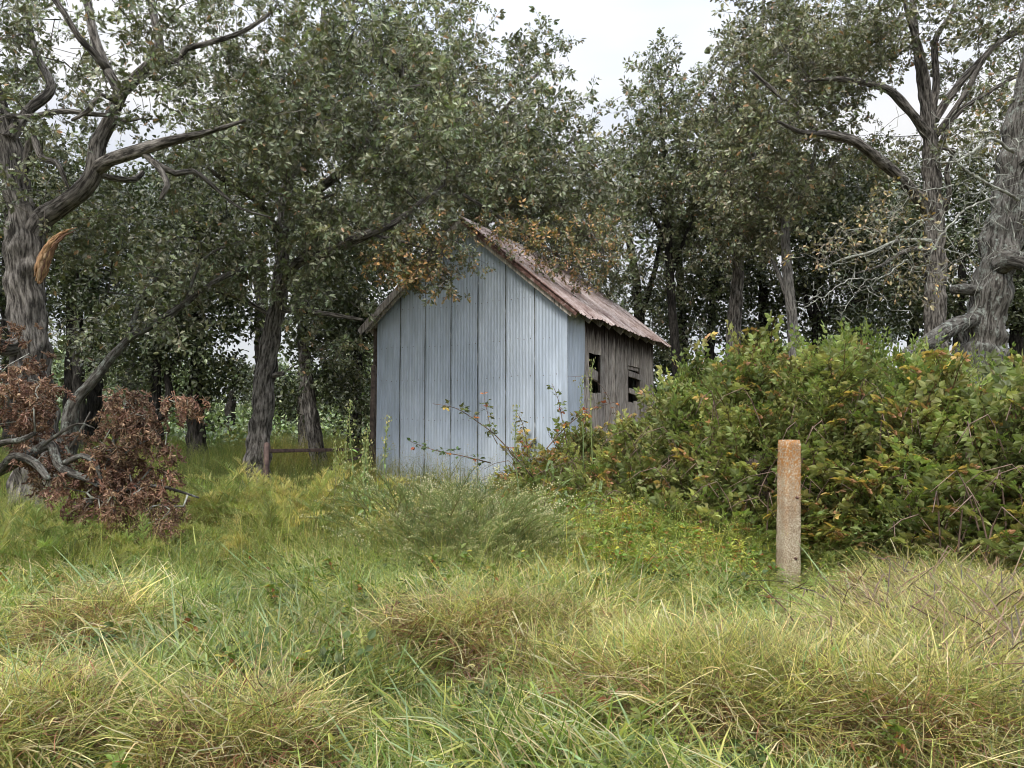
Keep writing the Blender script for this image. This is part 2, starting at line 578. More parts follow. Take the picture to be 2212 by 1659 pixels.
def make_blades(name, n, L, w, spread, lean, curve, cols, radius=0.12, seg=5, heads=0.0, headc=(.3, .26, .12), flat=False, kink=0.3, leafy=0):
    """a patch of blades. lean: mean tilt from vertical, curve: further bend to the tip; some blades are snapped over"""
    mb = MB()
    ndir = [rnd.uniform(0, 6.28) for _ in range(3)]
    for i in range(n):
        a = rnd.uniform(0, 2 * math.pi)
        if spread < 1: a = rnd.choice(ndir) + rnd.gauss(0, spread * math.pi)
        r0 = radius * math.sqrt(rnd.random()); a0 = rnd.uniform(0, 6.28)
        p = Vector((r0 * math.cos(a0), r0 * math.sin(a0), rnd.uniform(0, .04) if not flat else rnd.uniform(0, .14)))
        ln = L * rnd.choice([.35, .6, .8, 1, 1.25]) * rnd.uniform(.8, 1.2); wd = w * rnd.choice([.5, .7, 1, 1, 1.8])
        th = abs(rnd.gauss(lean, .25)); th1 = th + abs(rnd.gauss(curve, .4))
        tw = rnd.uniform(-.8, .8)
        kk = rnd.randint(1, seg - 1) if rnd.random() < kink else 99
        c0 = rnd.choices(cols[0], cols[1])[0]; c0 = rcol(c0, .28, .1)
        V, C = [], []
        for s_ in range(seg + 1):
            t = s_ / seg
            if s_ == kk: a += rnd.gauss(0, .9); th += rnd.uniform(.3, 1.0); th1 += .6
            h = Vector((math.cos(a), math.sin(a), 0)); side = Vector((-math.sin(a), math.cos(a), 0))
            an = min(2.6, th + (th1 - th) * t ** 1.4)
            if s_: p = p + (h * math.sin(an) + Vector((0, 0, math.cos(an)))) * ln / seg
            if p.z < 0.01: p.z = 0.01 + rnd.random() * .02
            ww = wd * (1 - t ** 2.2) * (0.6 + 0.8 * t if t < .5 else 1) * .5 + .0003
            sv = side * math.cos(tw) + Vector((0, 0, 1)) * math.sin(tw)
            V += [p - sv * ww, p + sv * ww]
            k = .72 + .38 * t
            C += [[c0[0] * k, c0[1] * k, c0[2] * k]] * 2
        f = quads([[2 * q, 2 * q + 1, 2 * q + 3, 2 * q + 2] for q in range(seg)])
        mb.add([tuple(q) for q in V], f, np.array(C))
        if rnd.random() < heads:
            for j in range(10):
                q = p + Vector((rnd.gauss(0, .025), rnd.gauss(0, .025), -j * .012 + rnd.gauss(0, .01)))
                mb.add(xf(SIMPLE[0], q, (rnd.gauss(0, 1), rnd.gauss(0, 1), rnd.gauss(.5, 1)), rnd.random() * 6, .013), SIMPLE[1], rcol(headc, .25, .1))
    for i in range(leafy):
        r0 = radius * math.sqrt(rnd.random()); a0 = rnd.uniform(0, 6.28)
        q = Vector((r0 * math.cos(a0), r0 * math.sin(a0), rnd.uniform(.04, .04 + L * .6)))
        c = rcol(rnd.choice([(.24, .31, .08), (.34, .38, .12), (.16, .23, .06), (.46, .42, .13)]), .2, .08)
        mb.add(xf(rnd.choice([LANCE, OVATE])[0], q, (rnd.gauss(0, 1), rnd.gauss(0, 1), rnd.gauss(.2, .4)), rnd.gauss(0, .5), rnd.uniform(.018, .045)), LANCE[1], c)
    return proto(name, mb, M_grass)


GRN = (.16, .23, .055); GRN2 = (.30, .36, .10); BLU = (.29, .37, .19); YEL = (.47, .48, .15); STR = (.60, .50, .25); STR2 = (.78, .68, .42); RED = (.26, .12, .075); BRN = (.26, .17, .10); OLV = (.20, .21, .075)
GC = [GRN, GRN2, YEL, BLU, STR, STR2, OLV]
P_gr = [
    make_blades('green_patch_a', 130, .42, .0095, 1, .45, 1.0, (GC, [6, 7, 4, 4, 1, 1, 2]), .32, leafy=10),
    make_blades('green_patch_b', 140, .34, .007, 1, .65, .9, (GC, [5, 7, 5, 3, 2, 1, 2]), .34, leafy=20),
    make_blades('lodged_patch_a', 140, .50, .0105, .13, 1.0, .5, (GC, [5, 6, 3, 5, 1, 1, 2]), .34, flat=True, leafy=8),
    make_blades('matted_straw', 150, .38, .0052, .5, 1.15, .35, (GC + [BRN], [3, 5, 5, 2, 4, 3, 1, 1]), .36, flat=True, kink=.5, leafy=12),
    make_blades('fine_patch', 170, .26, .003, 1, .4, .8, (GC, [3, 5, 5, 1, 2, 1, 2]), .34, 4, .12, (.48, .50, .20), leafy=60),
    make_blades('dry_patch', 150, .32, .0035, 1, .6, .8, (GC + [BRN], [2, 4, 5, 0, 4, 2, 2, 1]), .33, 4, .10, leafy=14),
    make_blades('mulch_patch', 170, .16, .0045, 1, 1.35, .5, ([RED, BRN, STR, (.36, .18, .11), (.14, .08, .055)], [4, 3, 2, 3, 3]), .34, 3, flat=True, kink=.5),
    make_blades('tall_patch', 60, .85, .0045, 1, .16, .55, ([OLV, GRN2, STR, YEL, BRN], [5, 3, 2, 3, 2]), .26, 6, .5, (.42, .37, .19)),
    make_blades('tall_green_patch', 70, .70, .005, 1, .2, .6, ([GRN, GRN2, OLV, YEL], [4, 3, 4, 2]), .26, 6, .2, (.36, .38, .15), leafy=30),
]


def make_weed(name, n, H, base, leafs=LANCE, size=.05, nl=22, yel=.15):
    mb = MB()
    for i in range(n):
        a = rnd.uniform(0, 6.28); r0 = rnd.random() * .12
        p = Vector((r0 * math.cos(a), r0 * math.sin(a), 0)); d = Vector((math.cos(a) * .25, math.sin(a) * .25, 1)).normalized()
        P = [p]
        for s in range(5):
            d = (d + Vector((rnd.gauss(0, .13), rnd.gauss(0, .13), 0))).normalized(); P.append(P[-1] + d * H / 5 * rnd.uniform(.8, 1.1))
        mb.add(*tube(P, [.004, .0035, .003, .003, .002, .001], 3), rcol((.2, .15, .07)))
        c1 = rcol(base, .15, .1)
        for j in range(nl):
            t = rnd.uniform(.1, 1) * 5; k = min(4, int(t)); q = P[k].lerp(P[k + 1], t - k)
            dd = Vector((rnd.gauss(0, 1), rnd.gauss(0, 1), rnd.gauss(.3, .4)))
            c = c1 if rnd.random() > yel else rcol(rnd.choice([(.42, .38, .07), (.30, .12, .05), (.38, .28, .08)]))
            mb.add(xf(leafs[0], q, dd, rnd.gauss(0, .5), size * rnd.uniform(.6, 1.3)), leafs[1], rcol(c, .15, .06))
    return proto(name, mb, M_bramble)


P_weed = [make_weed('leafy_weed', 5, .42, (.16, .22, .055), OVATE, .05, 16), make_weed('yellow_weed', 6, .45, (.30, .30, .07), LANCE, .06, 16, .35),
          make_weed('dark_weed', 5, .35, (.085, .13, .04), OVATE, .055, 16, .05), make_weed('red_weed', 5, .30, (.22, .12, .05), LANCE, .05, 14, .3)]

# ------------------------------------------------------------------ ground
def ground():
    xs = np.concatenate([np.linspace(-90, -14, 24), np.linspace(-13, 13, 131), np.linspace(14, 90, 24)])
    ys = np.concatenate([np.linspace(-20, 0, 12), np.linspace(0.5, 24, 118), np.linspace(25, 160, 40)])
    X, Y = np.meshgrid(xs, ys)
    Z = gz(X, Y)
    V = np.stack([X, Y, Z], -1).reshape(-1, 3)
    m, n = len(ys), len(xs)
    i = np.arange(m - 1)[:, None] * n; k = np.arange(n - 1)[None]
    f = quads(np.stack([i + k, i + k + 1, i + n + k + 1, i + n + k], -1))
    mb = MB(); mb.add(V, f)

    def colf(nt):
        a = noise_tex(nt, 5, detail=8, rough=.7)
        r = ramp(nt, a.outputs['Fac'], [(.3, (.035, .03, .018)), (.5, (.075, .07, .032)), (.7, (.15, .125, .06))])
        b = noise_tex(nt, .7, detail=3)
        r2 = ramp(nt, b.outputs['Fac'], [(.35, (.6, .8, .5)), (.65, (1.2, 1, .8))])
        return mix(nt, r.outputs[0], r2.outputs[0], 1.0, 'MULTIPLY')
    mat = solid_mat('soil_and_thatch', colf, .95, .1, 0, lambda nt: noise_tex(nt, 22, detail=8).outputs['Fac'], .8, .05)
    o = mb.build('ground', mat, smooth=True)
    o['kind'] = 'structure'


ground()

# ------------------------------------------------------------------ shed
D1, W, LEN = 14.2, 4.38, 5.2
Cc = Vector((0.0716 * D1, D1, 0))                        # near corner on plan
ea = Vector((-math.sin(R(62)), math.cos(R(62)), 0))      # along the gable wall, to the left and away
eb = Vector((math.sin(R(28)), math.cos(R(28)), 0))       # along the side wall, away
Z0 = 0.25
ZE, ZP = 4.05, 5.86
SL = (ZP - ZE) / (W / 2)
nf = -eb                                                 # outward of the gable wall
ns = -ea                                                 # outward of the right side wall


def sp(a, b, z, out_f=0.0, out_s=0.0):
    return Cc + ea * a + eb * b + nf * out_f + ns * out_s + Vector((0, 0, z))


def galv(nt):
    oi = N_(nt, 'ShaderNodeObjectInfo')
    r0 = ramp(nt, oi.outputs['Random'], [(0, (.49, .56, .655)), (.5, (.53, .60, .695)), (1, (.55, .615, .70))])
    n1 = noise_tex(nt, 3.0, (1, 1, .25), 5, .6)
    r1 = ramp(nt, n1.outputs['Fac'], [(.3, (.84, .85, .86)), (.55, (1, 1, 1)), (.75, (1.12, 1.11, 1.09))])
    c = mix(nt, r0.outputs[0], r1.outputs[0], 1, 'MULTIPLY')
    n2 = noise_tex(nt, 14, (1, 1, .12), 6, .7)
    r2 = ramp(nt, n2.outputs['Fac'], [(.4, (.88, .88, .87)), (.6, (1.06, 1.06, 1.07))])
    c = mix(nt, c, r2.outputs[0], .8, 'MULTIPLY')
    n3 = noise_tex(nt, 26, (1, 1, .5), 4, .6)
    r3 = ramp(nt, n3.outputs['Fac'], [(.70, (0, 0, 0)), (.76, (1, 1, 1))])
    return mix(nt, c, (.58, .61, .64), r3.outputs[0])


M_galv = solid_mat('galvanised_steel', galv, .48, .5, .25)


def rustroof(nt):
    oi = N_(nt, 'ShaderNodeObjectInfo')
    n1 = noise_tex(nt, 2.2, (1, 1, 1), 6, .65)
    r1 = ramp(nt, n1.outputs['Fac'], [(.33, (.20, .14, .125)), (.48, (.42, .36, .34)), (.64, (.62, .58, .57))])
    r0 = ramp(nt, oi.outputs['Random'], [(0, (.7, .62, .6)), (1, (1.15, 1.12, 1.1))])
    c = mix(nt, r1.outputs[0], r0.outputs[0], 1, 'MULTIPLY')
    n2 = noise_tex(nt, 18, (1, 1, 1), 5, .7)
    r2 = ramp(nt, n2.outputs['Fac'], [(.4, (.7, .62, .58)), (.6, (1.1, 1.1, 1.1))])
    return mix(nt, c, r2.outputs[0], .7, 'MULTIPLY')


M_seam = solid_mat('lap_shade_and_grime', lambda nt: ramp(nt, noise_tex(nt, 9, (1, 1, .4), 5).outputs['Fac'], [(.38, (.09, .10, .10)), (.58, (.17, .185, .19)), (.70, (.5, .52, .54))]).outputs[0], .7)  # lap shadow painted in along with the grime
M_roof = solid_mat('rusty_roof_steel', rustroof, .6, .4, .15)
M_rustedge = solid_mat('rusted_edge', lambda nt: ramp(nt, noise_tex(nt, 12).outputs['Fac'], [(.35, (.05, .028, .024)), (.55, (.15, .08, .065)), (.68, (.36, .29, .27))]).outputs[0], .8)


def wood_col(nt):
    oi = N_(nt, 'ShaderNodeObjectInfo')
    n1 = noise_tex(nt, 16, (2.2, 2.2, .22), 6, .65)
    r1 = ramp(nt, n1.outputs['Fac'], [(.34, (.08, .07, .06)), (.45, (.30, .27, .245)), (.62, (.56, .52, .485))])
    r0 = ramp(nt, oi.outputs['Random'], [(0, (.75, .74, .74)), (1, (1.2, 1.17, 1.12))])
    c = mix(nt, r1.outputs[0], r0.outputs[0], 1, 'MULTIPLY')
    return c


def wall_wood(nt):
    c = wood_col(nt)
    # rain never reaches the top of the boards: they kept their dark brown tar stain there, with ragged runs; the eave's shadow is painted into the same dark
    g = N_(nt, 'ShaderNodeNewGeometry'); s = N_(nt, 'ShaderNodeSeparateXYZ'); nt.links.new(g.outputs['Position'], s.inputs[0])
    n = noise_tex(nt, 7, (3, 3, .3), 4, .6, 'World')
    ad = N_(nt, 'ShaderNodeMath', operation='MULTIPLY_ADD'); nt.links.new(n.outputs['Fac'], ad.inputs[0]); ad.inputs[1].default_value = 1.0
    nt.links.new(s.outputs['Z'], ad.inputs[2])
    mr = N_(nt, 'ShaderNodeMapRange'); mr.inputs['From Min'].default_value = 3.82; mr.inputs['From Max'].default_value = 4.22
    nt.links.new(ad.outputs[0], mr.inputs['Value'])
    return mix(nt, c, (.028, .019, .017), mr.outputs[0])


grain = lambda nt: noise_tex(nt, 20, (2.2, 2.2, .2), 6, .7).outputs['Fac']
M_wall_wood = solid_mat('weathered_wall_boards', wall_wood, .9, .15, 0, grain, .8, .012)
M_wood = solid_mat('weathered_grey_wood', wood_col, .9, .15, 0, grain, .8, .012)
M_wood_dark = solid_mat('dark_old_wood', lambda nt: ramp(nt, noise_tex(nt, 9).outputs['Fac'], [(.35, (.035, .026, .022)), (.65, (.13, .10, .08))]).outputs[0], .9)

shed = empty('shed', sp(W / 2, LEN / 2, Z0), 'tall narrow shed of bluish corrugated steel under a rusty gable roof', 'shed')
shed_origin = Vector(shed.location)


def part(mb, name, mat, parent=shed, smooth=False):
    o = mb.build(name, mat, None, smooth)
    # move origin of the mesh data to the part's own first vertex so that object-space textures differ between parts
    o.parent = parent
    o.matrix_parent_inverse = Matrix.Translation(-shed_origin)
    return o


def wall_top(a):
    return ZE + SL * min(a, W - a)


PITCHW = 0.0678


def corr_sheet(a0, a1, zb, ztf, side=False, off=0.0, wob=0.0):
    """corrugated sheet between a0 and a1, bottom zb, top function ztf(a)"""
    mb = MB()
    nw = max(8, int(round((a1 - a0) / PITCHW * 8)))
    aa = np.linspace(a0, a1, nw + 1)
    nr = 14
    V = []
    for j in range(nr + 1):
        t = j / nr
        for a in aa:
            z = zb + (ztf(a) - zb) * t
            d = 0.0037 * math.cos(2 * math.pi * (a - a0) / PITCHW) + 0.016 + off
            edge = (a - a0) / (a1 - a0)
            d += 0.007 * edge ** 3 + wob * noise.noise(Vector((a * 1.7, z * .8, 3 + wob)))
            p = sp(a, 0, z, out_f=d) if not side else sp(0, a, z, out_s=d)
            V.append(tuple(p))
    i = np.arange(nr)[:, None] * (nw + 1); k = np.arange(nw)[None]
    f = quads(np.stack([i + k, i + k + 1, i + nw + 1 + k + 1, i + nw + 1 + k], -1))
    mb.add(V, f)
    return mb


sheet_w = W / 7
zj = 5.02
for k in range(7):
    a0, a1 = k * sheet_w, (k + 1) * sheet_w + 0.035
    a1 = min(a1, W)
    zt = lambda a: wall_top(a) - 0.01
    if k in (2, 3, 4):
        lo = corr_sheet(a0, a1, Z0, (lambda a: min(zt(a), zj)), off=0.003 * (k % 2), wob=.012)
        part(lo, 'corrugated_sheet', M_galv, smooth=True)
        hi = corr_sheet(a0, a1, zj - .09, (lambda a: max(zt(a), zj - .08)), off=0.012 + 0.003 * (k % 2), wob=.012)
        part(hi, 'corrugated_sheet', M_galv, smooth=True)
    else:
        part(corr_sheet(a0, a1, Z0, zt, off=0.003 * (k % 2), wob=.012), 'corrugated_sheet', M_galv, smooth=True)
part(corr_sheet(0.02, .80, Z0, lambda a: ZE - .02, side=True, wob=.02), 'corrugated_sheet', M_galv, smooth=True)
# corner flashing
for nm, p0, ax, ay in [('corner_flashing', sp(-.03, 0, Z0, .034), ea * .10, nf * .003), ('corner_flashing', sp(-.034, -.03, Z0), eb * .06, ns * .003)]:
    mb = MB(); mb.add(*box(p0, ax, ay, (0, 0, ZE - Z0))); part(mb, nm, M_galv)
# slim strips added along each lap, their dark colour holding lap shadow and grime
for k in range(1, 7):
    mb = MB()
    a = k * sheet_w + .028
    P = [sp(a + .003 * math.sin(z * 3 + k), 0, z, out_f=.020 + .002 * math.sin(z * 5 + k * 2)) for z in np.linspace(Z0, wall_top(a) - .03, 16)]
    mb.add(*tube(P, [.013] * 16, 5)); part(mb, 'sheet_seam_shade', M_seam, smooth=True)

nails = MB()
for zrow in (1.0, 1.95, 2.75, 3.45, 4.25, 5.0):
    for a in np.arange(.06, W, PITCHW * 2):
        if zrow < wall_top(a) - .15 and rnd.random() < .8:
            p = sp(a + rnd.uniform(-.004, .004), 0, zrow + rnd.uniform(-.015, .015) + .02 * math.sin(a * 2), out_f=.024)
            mbp = [p + nf * .008 + q * .010 for q in (ea, Vector((0, 0, 1)), -ea, Vector((0, 0, -1)))]
            V = [tuple(q) for q in [p + nf * .014] + mbp]
            nails.add(V, [[0, 1, 2], [0, 2, 3], [0, 3, 4], [0, 4, 1]])
o = part(nails, 'nails', M_rustedge); o['kind'] = 'stuff'

# right side wall of upright boards
b0 = .86
boards = []
while b0 < LEN - .05:
    w = min(rnd.uniform(.15, .23), LEN - b0); boards.append((b0, w)); b0 += w + rnd.uniform(.008, .02)
WIN = [(.97, 1.76, 2.50, 3.26), (3.38, 4.16, 2.40, 3.20)]
for (b, w) in boards:
    spans = [(Z0 + rnd.uniform(0, .1), ZE + .02)]
    mid = b + w / 2
    for (x0, x1, zb_, zt_) in WIN:
        if x0 - .02 < mid < x1 + .02:
            spans = [(Z0, zb_ + rnd.uniform(-.03, .03)), (zt_ + rnd.uniform(-.01, .01), ZE + .02)]
    for (za, zb_) in spans:
        mb = MB()
        p = sp(0, b, za, out_s=rnd.uniform(-.012, .012))
        V, f = box(p, eb * w, ns * .022, (0, 0, zb_ - za), .003)
        mb.add(V, f); part(mb, 'board', M_wall_wood)
# corner post, window trim
mb = MB(); mb.add(*box(sp(0, .80, Z0, 0, .004), eb * .075, ns * .035, (0, 0, 3.3), .003)); part(mb, 'corner_board', M_wood)
for (x0, x1, zb_, zt_) in WIN:
    for xx in (x0, x1 - .03):
        fr = MB(); fr.add(*box(sp(0, xx, zb_ - .04, 0, -.07), eb * .03, ns * .065, (0, 0, zt_ - zb_ + .04)))
        part(fr, 'window_jamb', M_wood_dark)
mb = MB(); mb.add(*box(sp(0, 1.04, 2.80, 0, -.05), eb * .36 + Vector((0, 0, -.015)), ns * .02, (0, 0, .20), .004)); part(mb, 'crosspiece', M_wood)
mb = MB(); mb.add(*box(sp(0, 1.40, 2.79, 0, -.08), eb * .36 + Vector((0, 0, -.05)), ns * .02, (0, 0, .19), .004)); part(mb, 'crosspiece', M_wood)
mb = MB(); mb.add(*box(sp(0, 3.30, 2.95, 0, .025), eb * .93 + Vector((0, 0, -.04)), ns * .02, (0, 0, .13), .006)); part(mb, 'crosspiece', M_wood)
mb = MB(); mb.add(*box(sp(0, 3.33, 2.58, 0, .025), eb * .98 + Vector((0, 0, -.06)), ns * .02, (0, 0, .12), .006)); part(mb, 'crosspiece', M_wood)
mb = MB(); mb.add(*box(sp(0, 3.40, 3.12, 0, -.04), eb * .74, ns * .03, (0, 0, .07), .004)); part(mb, 'crosspiece', M_wood)
# left and rear walls, plain boards
b0 = 0.0
while b0 < LEN - .05:
    mb = MB(); mb.add(*box(sp(W, b0, Z0), eb * .24, -ns * .022, (0, 0, ZE - Z0), .002)); part(mb, 'board', M_wall_wood); b0 += .25
a0 = .02
while a0 < W - .05:
    mb = MB(); mb.add(*box(sp(a0, LEN + .0, Z0), ea * .24, -nf * .022, (0, 0, wall_top(a0 + .12) - Z0 - .02), .002)); part(mb, 'board', M_wall_wood); a0 += .25
# inner studs behind the steel (give the corrugated wall a real back)
a0 = 0.02
while a0 < W - .05:
    mb = MB(); mb.add(*box(sp(a0, 0.0, Z0), ea * .235, -nf * .02, (0, 0, wall_top(a0 + (.0 if a0 < W / 2 else .24)) - Z0 - .03), .001)); part(mb, 'sheathing_board', M_wood_dark); a0 += .25
mb = MB(); mb.add(*box(sp(0, 0.02, Z0), ea * W, eb * (LEN - .04), (0, 0, .06))); part(mb, 'floorboards', M_wood_dark)

# roof
OVF, OVS, OVB = .27, .36, .32
roof = MB()
rp = empty('roof', sp(W / 2, LEN / 2, ZP), None, None)
rp.parent = shed; rp.matrix_parent_inverse = Matrix.Translation(-shed_origin)


def roof_pt(side, s, b, h):
    """side +1 right slope / -1 left; s: plan distance out from ridge; b: along building; h: above slope"""
    a = W / 2 - side * s
    nrm = (ns * side * SL + Vector((0, 0, 1))).normalized()
    return sp(a, b, ZP - SL * s + .085) + nrm * h


def rpart(mb, name, mat, smooth=False):
    o = mb.build(name, mat, None, smooth)
    o.parent = rp; o.matrix_parent_inverse = Matrix.Translation(-Vector(rp.location))
    return o


S_MAX = W / 2 + OVS
nsheet = 9
total = LEN + OVF + OVB
for side in (1, -1):
    for k in range(nsheet):
        b_a = -OVF + total * k / nsheet; b_b = -OVF + total * (k + 1) / nsheet + .02
        ext = rnd.uniform(-.03, .05)
        mb = MB(); V = []
        nb, nsn = 40, 16
        for i in range(nsn + 1):
            s = (S_MAX + ext) * i / nsn
            for j in range(nb + 1):
                t = j / nb; b = b_a + (b_b - b_a) * t
                h = .006 * (k % 2)
                for c0 in (.04, .35, .66, .96):
                    h += .030 * math.exp(-((t - c0) / .030) ** 2)
                lift = max(0, (i / nsn - .8)) * 5
                h += .035 * lift * noise.noise(Vector((b * 1.8, side * 4, 1))) + .012 * noise.noise(Vector((b * 1.2, s * 1.2, side * 3)))
                s2 = s + lift * .03 * noise.noise(Vector((b * 4, 7, side)))
                V.append(tuple(roof_pt(side, s2, b, h)))
        i = np.arange(nsn)[:, None] * (nb + 1); kk = np.arange(nb)[None]
        f = quads(np.stack([i + kk, i + kk + 1, i + nb + 2 + kk, i + nb + 1 + kk], -1))
        mb.add(V, f); rpart(mb, 'roof_sheet', M_roof, True)
for side in (1, -1):  # added dark tubes draw the shadow lines of ribs and laps
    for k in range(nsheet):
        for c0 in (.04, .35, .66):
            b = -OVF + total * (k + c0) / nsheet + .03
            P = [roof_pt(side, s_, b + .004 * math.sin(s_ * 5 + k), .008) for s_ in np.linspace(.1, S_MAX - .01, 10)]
            mb = MB(); mb.add(*tube(P, [.017 if c0 == .04 else .012] * 10, 5)); rpart(mb, 'roof_rib_shadow', M_rustedge, True)
# ridge cap
mb = MB(); V = []
for b in np.linspace(-OVF - .01, LEN + OVB + .01, 24):
    w = .01 * noise.noise(Vector((b * 2, 0, 5)))
    V += [tuple(roof_pt(1, .16, b, .03)), tuple(roof_pt(1, 0, b, .045 + w)), tuple(roof_pt(-1, .16, b, .03))]
f = []
for i in range(23):
    for j in range(2): f.append([3 * i + j, 3 * i + j + 1, 3 * i + 4 + j, 3 * i + 3 + j])
mb.add(V, quads(f)); rpart(mb, 'ridge_cap', M_roof)
# decking boards beneath the sheets
for side in (1, -1):
    s = .02
    while s < S_MAX - .10:
        mb = MB()
        mb.add(*box(roof_pt(side, s, -OVF + .03, -.035), (roof_pt(side, s, LEN + OVB - .03, 0) - roof_pt(side, s, -OVF + .03, 0)),
                    roof_pt(side, s + .16, 0, 0) - roof_pt(side, s, 0, 0), Vector((0, 0, 1)) * .018, .002))
        rpart(mb, 'roof_board', M_wood_dark); s += .19
# rafters with exposed tails
for b in [-.20, .02] + list(np.arange(.62, LEN + .1, .58)) + [LEN + .18]:
    for side in (1, -1):
        mb = MB()
        e = S_MAX - .07 + rnd.uniform(-.04, .03)
        p = roof_pt(side, 0.02, b, -.155); q = roof_pt(side, e, b, -.155)
        mb.add(*box(p, q - p, eb * .05, (roof_pt(side, 0, b, -.04) - roof_pt(side, 0, b, -.155)), .003))
        rpart(mb, 'rafter', M_wood)
# rake boards at the front gable
for side in (1, -1):
    for bb, nm in ((-OVF, 'rake_board'), (LEN + OVB - .025, 'rake_board')):
        mb = MB(); dd = .075 if side == 1 else .13; p = roof_pt(side, 0.01, bb, -dd); q = roof_pt(side, S_MAX - .02, bb, -dd)
        mb.add(*box(p, q - p, eb * .022, roof_pt(side, 0, bb, -.005) - roof_pt(side, 0, bb, -dd), .003))
        rpart(mb, nm, M_rustedge if side == 1 else M_wood)
mb = MB()
for side, in ((1,),):
    P = [roof_pt(side, s, -OVF - .012, .02 + .008 * noise.noise(Vector((s * 4, 0, 0)))) for s in np.linspace(0, S_MAX, 18)]
    mb.add(*tube(P, [.016] * 18, 6))
rpart(mb, 'rusted_edge_roll', M_rustedge, True)


# ------------------------------------------------------------------ concrete post
def concrete(nt):
    n1 = noise_tex(nt, 85, detail=3, rough=.6)
    r1 = ramp(nt, n1.outputs['Fac'], [(.36, (.22, .16, .11)), (.5, (.41, .345, .26)), (.62, (.66, .60, .50))])
    n2 = noise_tex(nt, 4, detail=5)
    r2 = ramp(nt, n2.outputs['Fac'], [(.35, (.8, .72, .66)), (.65, (1.12, 1.1, 1.06))])
    c = mix(nt, r1.outputs[0], r2.outputs[0], 1, 'MULTIPLY')
    g = N_(nt, 'ShaderNodeNewGeometry'); s = N_(nt, 'ShaderNodeSeparateXYZ'); nt.links.new(g.outputs['Position'], s.inputs[0])
    n3 = noise_tex(nt, 6, (1.6, 1, .5), 5, .65)
    ad = N_(nt, 'ShaderNodeMath', operation='MULTIPLY_ADD'); nt.links.new(n3.outputs['Fac'], ad.inputs[0]); ad.inputs[1].default_value = 1.4
    nt.links.new(s.outputs['Z'], ad.inputs[2])
    mr = N_(nt, 'ShaderNodeMapRange'); mr.inputs['From Min'].default_value = 1.45; mr.inputs['From Max'].default_value = 1.95
    nt.links.new(ad.outputs[0], mr.inputs['Value'])
    n4 = noise_tex(nt, 45, detail=4)
    r4 = ramp(nt, n4.outputs['Fac'], [(.42, (.1, .1, .1)), (.58, (.9, .9, .9))])
    fac = mix(nt, mr.outputs[0], r4.outputs[0], 1, 'MULTIPLY')
    return mix(nt, c, (.40, .175, .045), fac)


M_conc = solid_mat('aggregate_concrete', concrete, .9, .2, 0, lambda nt: noise_tex(nt, 90, detail=4).outputs['Fac'], 1.0, .012)
PD = 8.0
px0, px1 = at(2272 / 1.3563, 1240, PD), at(2278 / 1.3563 + 26, 951, PD)
pb = at(1700, 1245, PD); pt = at(1705, 951, PD)
pbx, ptx = pb.x, pt.x
gpz = g1(pbx, PD)
post = empty('concrete_post', (pbx, PD, gpz - .02), 'square concrete post with orange lichen standing in grass before the brambles', 'post')
mb = MB(); V = []
hw = .090; ch = .016
ztop = at(1700, 951, PD - hw).z
yaw = R(14)
prof = []
for sx, sy in ((1, 1), (-1, 1), (-1, -1), (1, -1)):
    if sx * sy > 0: prof += [(sx * hw, sy * (hw - ch)), (sx * (hw - ch), sy * hw)]
    else: prof += [(sx * (hw - ch), sy * hw), (sx * hw, sy * (hw - ch))]
# subdivide the sides so the faces can be rough
pp = []
for i in range(8):
    a, b = prof[i], prof[(i + 1) % 8]
    k = 6 if math.hypot(a[0] - b[0], a[1] - b[1]) > .05 else 2
    for j in range(k): pp.append((a[0] + (b[0] - a[0]) * j / k, a[1] + (b[1] - a[1]) * j / k))
n = len(pp); rows = 46
for i in range(rows):
    t = i / (rows - 1); z = gpz - .25 + (ztop - gpz + .25) * t
    sc = 1.06 - .08 * t
    if i == rows - 1: sc *= .93
    if i == rows - 1: z += .004
    cx = pbx + (ptx - pbx) * t
    for (x, y) in pp:
        d = .006 * noise.noise(Vector((x * 30, y * 30, z * 22))) + .004 * noise.noise(Vector((x * 60, y * 60, z * 60)))
        r = math.hypot(x, y)
        x2, y2 = x * sc * (1 + d / r), y * sc * (1 + d / r)
        V.append((cx + x2 * math.cos(yaw) - y2 * math.sin(yaw), PD + x2 * math.sin(yaw) + y2 * math.cos(yaw), z - (.02 * (1 if i == rows - 2 else 0))))
f = quads([[i * n + j, i * n + (j + 1) % n, (i + 1) * n + (j + 1) % n, (i + 1) * n + j] for i in range(rows - 1) for j in range(n)])
V.append((ptx, PD, ztop + .006))
f = np.concatenate([f, [[(rows - 1) * n + j, (rows - 1) * n + (j + 1) % n, rows * n] for j in range(n)]])
mb.add(V, f); mb.build('shaft', M_conc, post, True)
for (u_, v_) in ((1722, 1075), (1719, 1207)):
    p = at(u_, v_, PD - .10)
    mb = MB(); mb.add(*tube([p + Vector((-.01, .03, 0)), p + Vector((.012, 0, 0))], [.012, .012], 8)); mb.build('rusty_bolt', M_rustedge, post)

